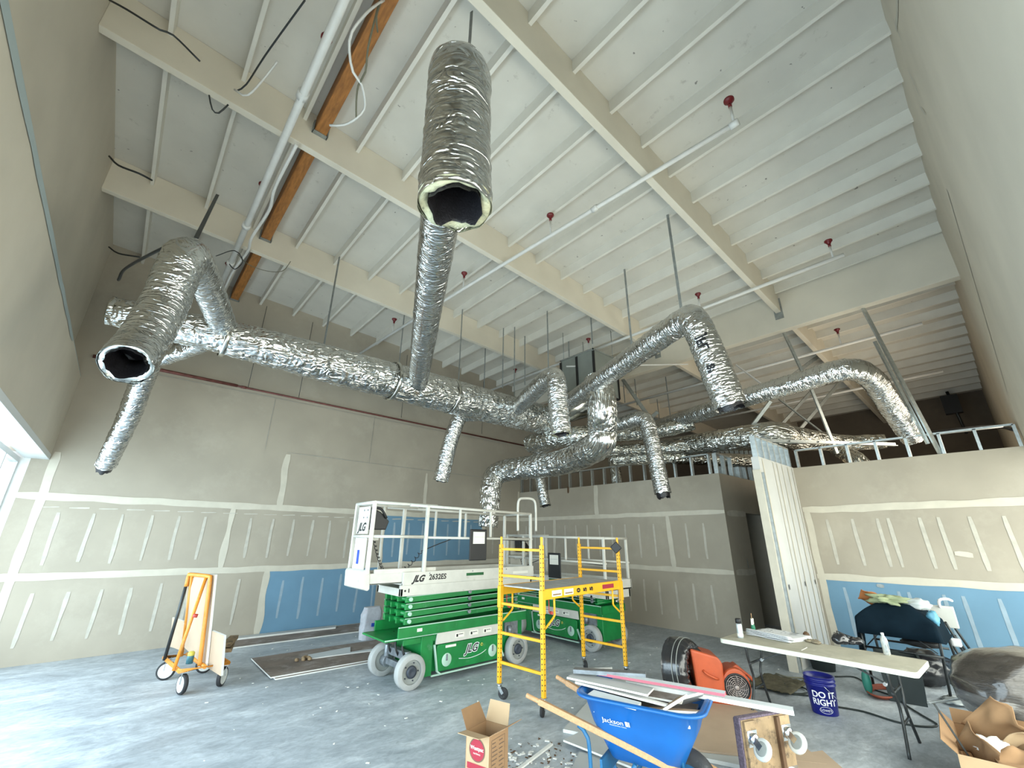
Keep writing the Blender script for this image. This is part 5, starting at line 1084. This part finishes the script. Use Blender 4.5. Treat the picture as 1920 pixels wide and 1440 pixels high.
for s in (-1, 1):
    yy = s * .66
    for q in (-1, 1):
        MB().tube(smooth_path([(q * .22, yy, .70), (q * .20, yy, .55), (q * .13, yy + s * .01, .42), (q * .12, yy + s * .01, .30), (q * .27, yy + s * .02, .012)], .05), .014, seg=10).build('leg', 'steel_dark', Tb)
    MB().cyl((-.12, yy + s * .01, .24), (.12, yy + s * .01, .24), .012).cyl((-.19, yy, .50), (.19, yy, .50), .012).build('leg_stretcher', 'steel_dark', Tb)
    MB().bar((0, yy, .50), (0, s * .22, .69), .02, .012).build('fold_brace', 'steel_dark', Tb); MB().cyl((-.03, yy - s * .08, .53), (.03, yy - s * .08, .53), .018).build('brace_lock', 'chrome', Tb)
ztab = .746
cn = thing('spray_can', 'silver spray can with a black cap at the far end of the table', 'can', at(1389, 1196, 2, ztab))
MB().lathe([(0, 0), (.033, 0), (.034, .01), (.034, .145), (.028, .16), (0, .16)], (0, 0, 0), seg=28).build('can_body', 'can_silver', cn); MB().lathe([(.026, .158), (.034, .162), (.034, .205), (.030, .213), (0, .213)], (0, 0, 0), seg=28).build('cap', 'black', cn); MB().lathe([(.0345, .02), (.0345, .05)], (0, 0, 0)).build('label_band', 'sticker', cn)
cn = thing('caulk_tube', 'white and green adhesive tube standing beside the silver can', 'tube', at(1414, 1188, 2, ztab))
MB().lathe([(0, 0), (.026, 0), (.024, .08), (.018, .11)], (0, 0, 0)).build('tube_body', 'label_green', cn); MB().prism([(-.022, .10), (.020, .10), (.028, .175), (-.030, .175), (-.012, .165)], -.012, .012, 1).build('tube_head', 'sticker', cn, bevel=.004); MB().cyl((0, 0, .17), (.004, 0, .235), .003).build('nozzle', 'tan_wood', cn)
pc = at(1455, 1194, 2, ztab); pl = thing('drawing_set', 'folded set of large white plan sheets on the table', 'paper', pc, math.radians(-12))
for i in range(5):
    def fnp(u, v, i=i):
        x = -.22 + .48 * u; y = -.30 + .56 * v; z = .004 + i * .008 + .014 * math.exp(-((x + .2) / .05) ** 2) * (i + 1) * .5 + .006 * noise.noise(Vector((x * 5, y * 5, i)))
        return (x + .01 * i * (v - .5), y, z)
    MB().grid(fnp, 16, 14).build('sheet', 'paper_white', pl, solid=.003)
mb = MB(); random.seed(3)
for i in range(26):
    x, y = random.uniform(-.12, .18), random.uniform(-.20, .18); mb.box((x, y, .052), (x + random.uniform(.01, .06), y + .003, .0535))
mb.box((.12, -.2, .052), (.18, -.13, .0545)); mb.build('printing', 'axle_grey', pl)
gl = thing('glove', 'tan work glove lying in the middle of the table', 'glove', at(1530, 1206, 2, ztab), .6)
def blob(cx, cy, cz, sx, sy, sz, seed, n=26, m_=16, amp=.18):
    def f(u, v):
        t = u * 2 * PI; p = (v - .5) * PI; d = Vector((math.cos(t) * math.cos(p), math.sin(t) * math.cos(p), math.sin(p))); k = 1 + amp * noise.noise(d * 2.2 + Vector((seed, 0, 0))) + amp * .4 * noise.noise(d * 6 + Vector((seed, 3, 0)))
        return (cx + d.x * sx * k, cy + d.y * sy * k, max(.001, cz + d.z * sz * k))
    return lambda mb: mb.grid(f, n, m_, wrap=True)
mb = MB(); blob(0, 0, .014, .085, .05, .018, 1)(mb)
for i in range(4): mb.tube([(.06, -.035 + i * .022, .014), (.12, -.045 + i * .028, .012), (.15 - .008 * i, -.05 + i * .03, .01)], [.012, .011, .008], seg=8)
mb.tube([(.0, .03, .014), (.05, .075, .012), (.08, .085, .01)], [.013, .012, .009], seg=8); mb.build('glove_body', 'tan_fabric', gl)
mb = MB(); blob(0, 0, .025, .045, .035, .045, 4)(mb); tag(mb.build('dust_mask', 'dark_wood'), 'small dark brown cup shaped object beside the tan glove on the table', 'mask').location = at(1513, 1196, 2, ztab)
bgk = thing('tool_bag', 'crumpled black bag lying on the table near its right half', 'bag', at(1588, 1208, 2, ztab), -.5)
mb = MB(); blob(-.06, .02, .05, .095, .075, .065, 7, amp=.3)(mb); blob(.10, -.02, .032, .11, .065, .042, 9, amp=.35)(mb); mb.build('bag_body', 'black_gloss', bgk)
MB().tube(smooth_path([(-.1, 0, .11), (-.05, .05, .13), (.0, .03, .105), (.06, -.02, .08)], .02), .006, seg=6).build('bag_strap', 'black', bgk)
bt = thing('water_bottle', 'clear plastic water bottle at the near right end of the table', 'bottle', at(1664, 1228, 2, ztab))
MB().lathe([(0, .002), (.028, 0), (.032, .01), (.031, .04), (.033, .05), (.030, .06), (.033, .075), (.031, .10), (.033, .13), (.028, .155), (.014, .18), (.012, .195)], (0, 0, 0), seg=28).build('bottle_body', 'clear_plastic', bt); MB().lathe([(.0145, .192), (.0145, .208), (0, .208)], (0, 0, 0), seg=20).build('bottle_cap', 'white_print', bt)
tag(MB().box((-.10, -.003, 0), (.10, .003, .004)).build('pencil', 'gypsum_edge'), 'thin pale strip lying on the table in front of the tan glove', 'strip').location = at(1508, 1217, 2, ztab)

# ================================================================= BLUE BUCKET
bk = thing('bucket', 'dark blue plastic bucket with white lettering on the floor under the table', 'bucket', (6.70, 1.99, 0))
MB().lathe([(0, .004), (.128, 0), (.130, .006), (.150, .285), (.158, .288), (.158, .302), (.150, .304), (.151, .325), (.160, .328), (.160, .340), (.152, .342), (.153, .368), (.159, .372), (.157, .378), (.148, .376), (.143, .29), (.122, .012), (0, .010)], (0, 0, 0), seg=48).build('bucket_body', 'bucket_blue', bk)
MB().tube(smooth_path([(.158 * math.cos(t), .158 * math.sin(t), .30 - .17 * math.sin((t - a0) )) for a0 in (-PI + .5,) for t in [a0 + PI * k / 10 for k in range(11)]], .03), .003, seg=6).build('bail', 'chrome', bk)
tdir = math.atan2(-1.99, -6.70) + .10
def cyl_fn(r, z0, a0): return lambda x, y: Vector(((r + .0785 * (z0 + y)) * math.cos(a0 + x / .14), (r + .0785 * (z0 + y)) * math.sin(a0 + x / .14), z0 + y))
text('DO IT', .085, cyl_fn(.1305, .205, tdir), 'white_print', bk, bold=.002); text('RIGHT', .085, cyl_fn(.1305, .130, tdir), 'white_print', bk, bold=.002)
text("LOWE'S", .032, cyl_fn(.1305, .055, tdir), 'white_print', bk); mb = MB()
f_ = cyl_fn(.1310, .052, tdir); mb.tube([f_(.065 * math.cos(t), .026 * math.sin(t) * (1 if math.sin(t) < 0 else 1.5)) for t in [2 * PI * k / 24 for k in range(24)]], .0018, seg=5, closed=True); mb.build('logo', 'white_print', bk)

# black tub beyond the table, orange and brown cords
tb = thing('plastic_tub', 'black plastic tub on the floor behind the folding table near the wing wall', 'tub', (8.75, 2.50, 0))
MB().lathe([(0, .003), (.15, 0), (.19, .28), (.20, .29), (.185, .29), (.145, .01), (0, .01)], (0, 0, 0), seg=32).build('tub_body', 'bin_grey', tb)
def cord(pts, r, label, m='cord_dark', name='extension_cord'):
    p = smooth_path([Vector((x, y, z)) for x, y, z in pts], .05); return tag(MB().tube(p, r, seg=8).build(name, m), label, 'cord')
cord([(8.40, 2.28, .01), (8.6, 2.1, .01), (8.43, 1.95, .01), (8.15, 1.8, .01), (8.0, 1.55, .01), (7.9, 1.45, .01)], .009, 'dark cord running from the blue bucket toward the grey bin')
cord([(6.98, 1.96, .01), (7.05, 1.7, .01), (6.96, 1.40, .01), (7.0, 1.2, .01), (7.19, 1.08, .01), (7.46, 1.25, .01), (7.8, 1.45, .012), (8.2, 1.5, .01)], .010, 'long dark cord looping on the floor below the near table legs')
cord([(7.6, 2.75, .012), (7.35, 2.6, .03), (7.1, 2.45, .012), (7.25, 2.3, .03), (7.5, 2.5, .012), (7.3, 2.75, .03), (7.0, 2.6, .012), (7.2, 2.2, .012), (7.0, 2.1, .012)], .010, 'tangled dark cord beside the blower between blower and bucket')
cord([(7.9, 2.9, .01), (7.75, 2.7, .03), (7.95, 2.55, .01), (7.7, 2.5, .01), (7.8, 2.3, .02), (7.5, 2.2, .01)], .009, 'pale brown cord trailing behind the far table legs', 'cord_brown')
mb = MB()
for k in range(5):
    r = .16 + .012 * k; mb.tube([(8.02 + r * 1.6 * math.cos(t), 1.66 + r * .8 * math.sin(t), .012 + .008 * k) for t in [2 * PI * i / 30 for i in range(30)]], .010, seg=6, closed=True)
tag(mb.build('extension_cord', 'cord_orange'), 'coil of red orange extension cord on the floor left of the grey bin', 'cord')
cord([(10.0, 1.25, .012), (9.4, 1.05, .012), (9.0, .85, .012), (8.6, .75, .012)], .014, 'thick dark cord on the floor right of the easel like stand legs')
mb = MB()
mb.grid(lambda u, v: (6.95 + .75 * u + .05 * noise.noise((u * 3, v * 3, 0)), 2.42 + .55 * v, .012 + .035 * abs(noise.noise((u * 6, v * 6, 2))) + .02), 26, 18)
tag(mb.build('tarp', 'tarp_brown', solid=.006), 'crumpled brown tarp on the floor behind the orange blower', 'tarp')

# ================================================================= COVERED STAND behind the table
Gs = thing('folding_stand', 'low black framed stand with a dark cover, heaped with bags by the blue board wall', 'stand', (0, 0, 0))
def g3(px, py, x): q = at(px, py, 0, x); return q
F0, F1 = 7.9, 8.75
P = [g3(1612, 1172, F0), g3(1752, 1188, F0), g3(1800, 1172, F1), g3(1690, 1158, F1)]
zt = .80
c00, c10 = Vector((8.05, 1.76, zt)), Vector((8.05, .96, zt)); c01, c11 = Vector((8.75, 1.76, zt)), Vector((8.75, .96, zt))
MB().tube([c00, c10, c11, c01], .017, seg=8, closed=True).build('top_frame', 'steel_dark', Gs)
for a_, b_ in ((c00, (8.25, 1.80, 0)), (c10, (8.42, 1.06, 0)), (c01, (8.95, 1.78, 0)), (c11, (9.35, .98, 0))): MB().cyl(a_, b_, .016).build('leg', 'steel_dark', Gs)
for x in (8.12, 8.82): MB().cyl((x, 1.77, .52), (x, .98, .52), .014).build('side_rail', 'steel_dark', Gs)
MB().cyl((8.06, 1.72, .55), (8.06, 1.5, .78), .007).cyl((8.06, 1.25, .76), (8.1, 1.02, .56), .007).build('cross_wire', 'steel_dark', Gs)
def cover(u, v):
    x = 7.98 + .86 * v; y = 1.84 - .94 * u
    e = min(u, 1 - u, v, 1 - v); z = zt + .02 + .26 * min(1, e * 3.2) ** .8 + .02 * noise.noise(Vector((u * 4, v * 4, 0)))
    if e < .04: z = zt - .05 - (.30 if (u < .04 and v < .5) else .05)
    return (x, y, z)
MB().grid(cover, 34, 26).build('cover', 'navy_cover', Gs, solid=.006)
def lump(name, label, cat, c, s, m_, seed, amp=.35, n=24, rz=0):
    mb = MB(); blob(0, 0, s[2], *s, seed, n, 16, amp)(mb); ob = mb.build(name, m_); ob.location = c; ob.rotation_euler.z = rz; return tag(ob, label, cat)
lump('plastic_bag', 'greenish plastic bag on top of the dark covered stand', 'bag', (8.35, 1.42, zt + .25), (.15, .22, .06), 'yellow_green', 21, .8, 30)
lump('plastic_bag', 'clear crinkled plastic bag at the right of the heap on the dark stand', 'bag', (8.35, 1.12, zt + .22), (.10, .14, .07), 'film', 23)
lump('plastic_bag', 'light blue bag draped down the right edge of the dark stand', 'bag', (8.2, .98, zt + .06), (.07, .06, .09), 'sky_blue_bag', 24)
lump('trash_bag', 'black crumpled bag under the dark covered stand behind the grey bin', 'bag', (8.98, 1.32, 0), (.26, .30, .22), 'black_gloss', 25, .3, 30)
lump('tool_case', 'black rounded case hanging inside the frame of the dark stand', 'case', (8.75, 1.25, .50), (.10, .22, .06), 'black', 26, .15)
lump('paper_sheet', 'crumpled clear wrapping on the floor behind the grey bin', 'wrapping', (8.35, .98, 0), (.22, .14, .03), 'film', 27, .5)
# stand with white tube frame behind (easel like)
Es = thing('tripod_stand', 'black tubular stand with white ends leaning by the blue wall right of the dark cover', 'stand', (0, 0, 0))
for a_, b_ in (((9.35, 1.0, .98), (9.75, .72, 0)), ((9.35, .94, .62), (10.0, .80, 0)), ((9.3, 1.02, .62), (9.45, .86, 0)), ((9.2, .98, .80), (9.55, .88, .25))): MB().cyl(a_, b_, .016).build('leg', 'steel_dark', Es)
MB().box((9.30, .86, .72), (9.36, 1.22, 1.0)).build('white_panel', 'wheel_white', Es, bevel=.01); MB().tube(smooth_path([(9.28, 1.0, .98), (9.25, .98, 1.08), (9.3, .9, 1.1), (9.4, .86, 1.07)], .03), .018, seg=8).build('white_end', 'white_print', Es)
MB().box((9.18, .88, .50), (9.28, .98, .60)).build('white_clamp', 'white_print', Es, bevel=.02)
# grey bin with a red tool
Bn = thing('storage_bin', 'dark grey tapered bin standing behind the near table legs', 'bin', (7.95, 1.42, 0), .2)
MB().add([(x * k, y * k, z) for z, k in ((0, .82), (.50, 1)) for x, y in ((-.16, -.21), (.16, -.21), (.16, .21), (-.16, .21))], [(0, 1, 5, 4), (1, 2, 6, 5), (2, 3, 7, 6), (3, 0, 4, 7), (0, 3, 2, 1)]).build('bin_body', 'bin_grey', Bn, bevel=.02, solid=-.006)
MB().box((-.175, -.225, .49), (.175, -.20, .52)).box((-.175, .20, .49), (.175, .225, .52)).box((-.175, -.22, .49), (-.155, .22, .52)).box((.155, -.22, .49), (.175, .22, .52)).build('bin_rim', 'bin_grey', Bn)
lump('red_tool', 'red handled tool lying in the mouth of the dark grey bin', 'tool', (7.95, 1.50, .36), (.04, .13, .04), 'box_print', 28, .2)
lump('teal_bottle', 'teal green plastic bottle on the floor left of the dark grey bin', 'bottle', (7.85, 1.78, 0), (.05, .05, .14), 'teal_plastic', 29, .05)

# ================================================================= RIGHT FOREGROUND
Wr = thing('insulation_bundle', 'large grey bundle wrapped in clear plastic at the right edge', 'bundle', (6.95, .20, 0), math.radians(-35))
def bun(u, v):
    t = u * 2 * PI; p = (v - .5) * PI; d = Vector((math.cos(t) * math.cos(p), math.sin(t) * math.cos(p), math.sin(p)))
    f = lambda a, e: math.copysign(abs(a) ** e, a)
    k = 1 + .05 * noise.noise(d * 3) + .02 * noise.noise(d * 9)
    return (f(d.x, .8) * .76 * k, f(d.y, .8) * .42 * k, max(.0, .50 - .06 * d.x + f(d.z, .7) * (.40 if d.z > 0 else .50 + .25 * min(0, d.x)) * k * (1 - .35 * max(0, -d.x) ** 3)))
MB().grid(bun, 60, 36, wrap=True).build('wrap', 'plastic_wrap', Wr)
def bun2(u, v):
    q = bun(u, .5 + v * .5); return (q[0] * 1.012, q[1] * 1.015, q[2] + .006)
MB().grid(bun2, 60, 18, wrap=True).build('dark_top_layer', 'wrap_dark', Wr)
MB().tube(smooth_path([(-.93, .30, .40), (-.4, .44, .38), (.2, .43, .42), (.8, .40, .44)], .05), .012, seg=6).build('plastic_fold', 'clear_plastic', Wr)
Kb = thing('cardboard_box', 'large open cardboard box of torn packaging at the bottom right corner', 'box', (5.78, .47, 0), .10)
bw, bd, bh = .42, .30, .33
def bpanel(p, q, z0, z1, m_, nm, out=0):
    p = Vector(p); q = Vector(q); n_ = (q - p).cross(Vector((0, 0, 1))).normalized(); a, b, c, d = p + Vector((0, 0, z0)), q + Vector((0, 0, z0)), q + n_ * out + Vector((0, 0, z1)), p + n_ * out + Vector((0, 0, z1))
    return MB().add([a, b, c, d], [(0, 1, 2, 3)]).build(nm, m_, Kb, solid=.006)
cs = [(-bw, -bd, 0), (bw, -bd, 0), (bw, bd, 0), (-bw, bd, 0)]
for i, mm in enumerate(('cardboard', 'cardboard', 'cardboard', 'cardboard_light')): bpanel(cs[i], cs[(i + 1) % 4], 0, bh, mm, 'side_panel')
MB().add([Vector(c) + Vector((0, 0, .004)) for c in cs], [(0, 1, 2, 3)]).build('bottom', 'cardboard_dark', Kb)
for i, (o_, h_) in enumerate(((.16, .02), (.06, .10), (.08, .08), (.10, -.06))): bpanel(cs[i], cs[(i + 1) % 4], bh, bh + h_, ('cardboard', 'cardboard_dark', 'cardboard', 'cardboard_light')[i], 'flap', o_)
def crump(label, c, s, m_, seed, name='cardboard_scrap', cat='cardboard', rz=0, tilt=0):
    mb = MB(); mb.grid(lambda u, v: ((u - .5) * s[0], (v - .5) * s[1], s[2] * noise.noise(Vector((u * 2.5, v * 2.5, seed))) + s[2] * math.cos(u * 3)), 12, 10); ob = mb.build(name, m_, solid=.005); ob.location = c; ob.rotation_euler = (tilt, tilt * .6, rz); return tag(ob, label, cat)
crump('torn orange brown cardboard on the heap of the dark covered stand', (8.42, 1.58, zt + .30), (.22, .34, .05), 'orange_stuff', 9, 'cardboard_piece', rz=.4, tilt=.35)
crump('curled brown cardboard scrap at the left side of the large corner box', (5.55, .62, .34), (.26, .22, .08), 'cardboard_dark', 1, tilt=.7)
crump('brown cardboard scrap standing up at the back of the large corner box', (6.0, .52, .42), (.34, .26, .10), 'cardboard', 2, rz=.5, tilt=1.0)
crump('flat tan cardboard scrap in the middle of the large corner box', (5.82, .40, .37), (.30, .22, .06), 'cardboard_light', 3, rz=1.2, tilt=.3)
crump('torn cardboard scrap at the near side of the large corner box', (5.55, .38, .33), (.30, .20, .07), 'cardboard', 4, rz=2.2, tilt=-.4)
lump('packing_paper', 'crumpled white packing paper in the large corner box', 'paper', (5.72, .56, .27), (.14, .12, .06), 'paper_white', 31, .5)
tag(MB().bar((5.50, .66, .22), (5.44, .80, .62), .02, .012).build('steel_strip', 'steel_dark'), 'dark metal strip sticking up from the left of the large corner box', 'strip')
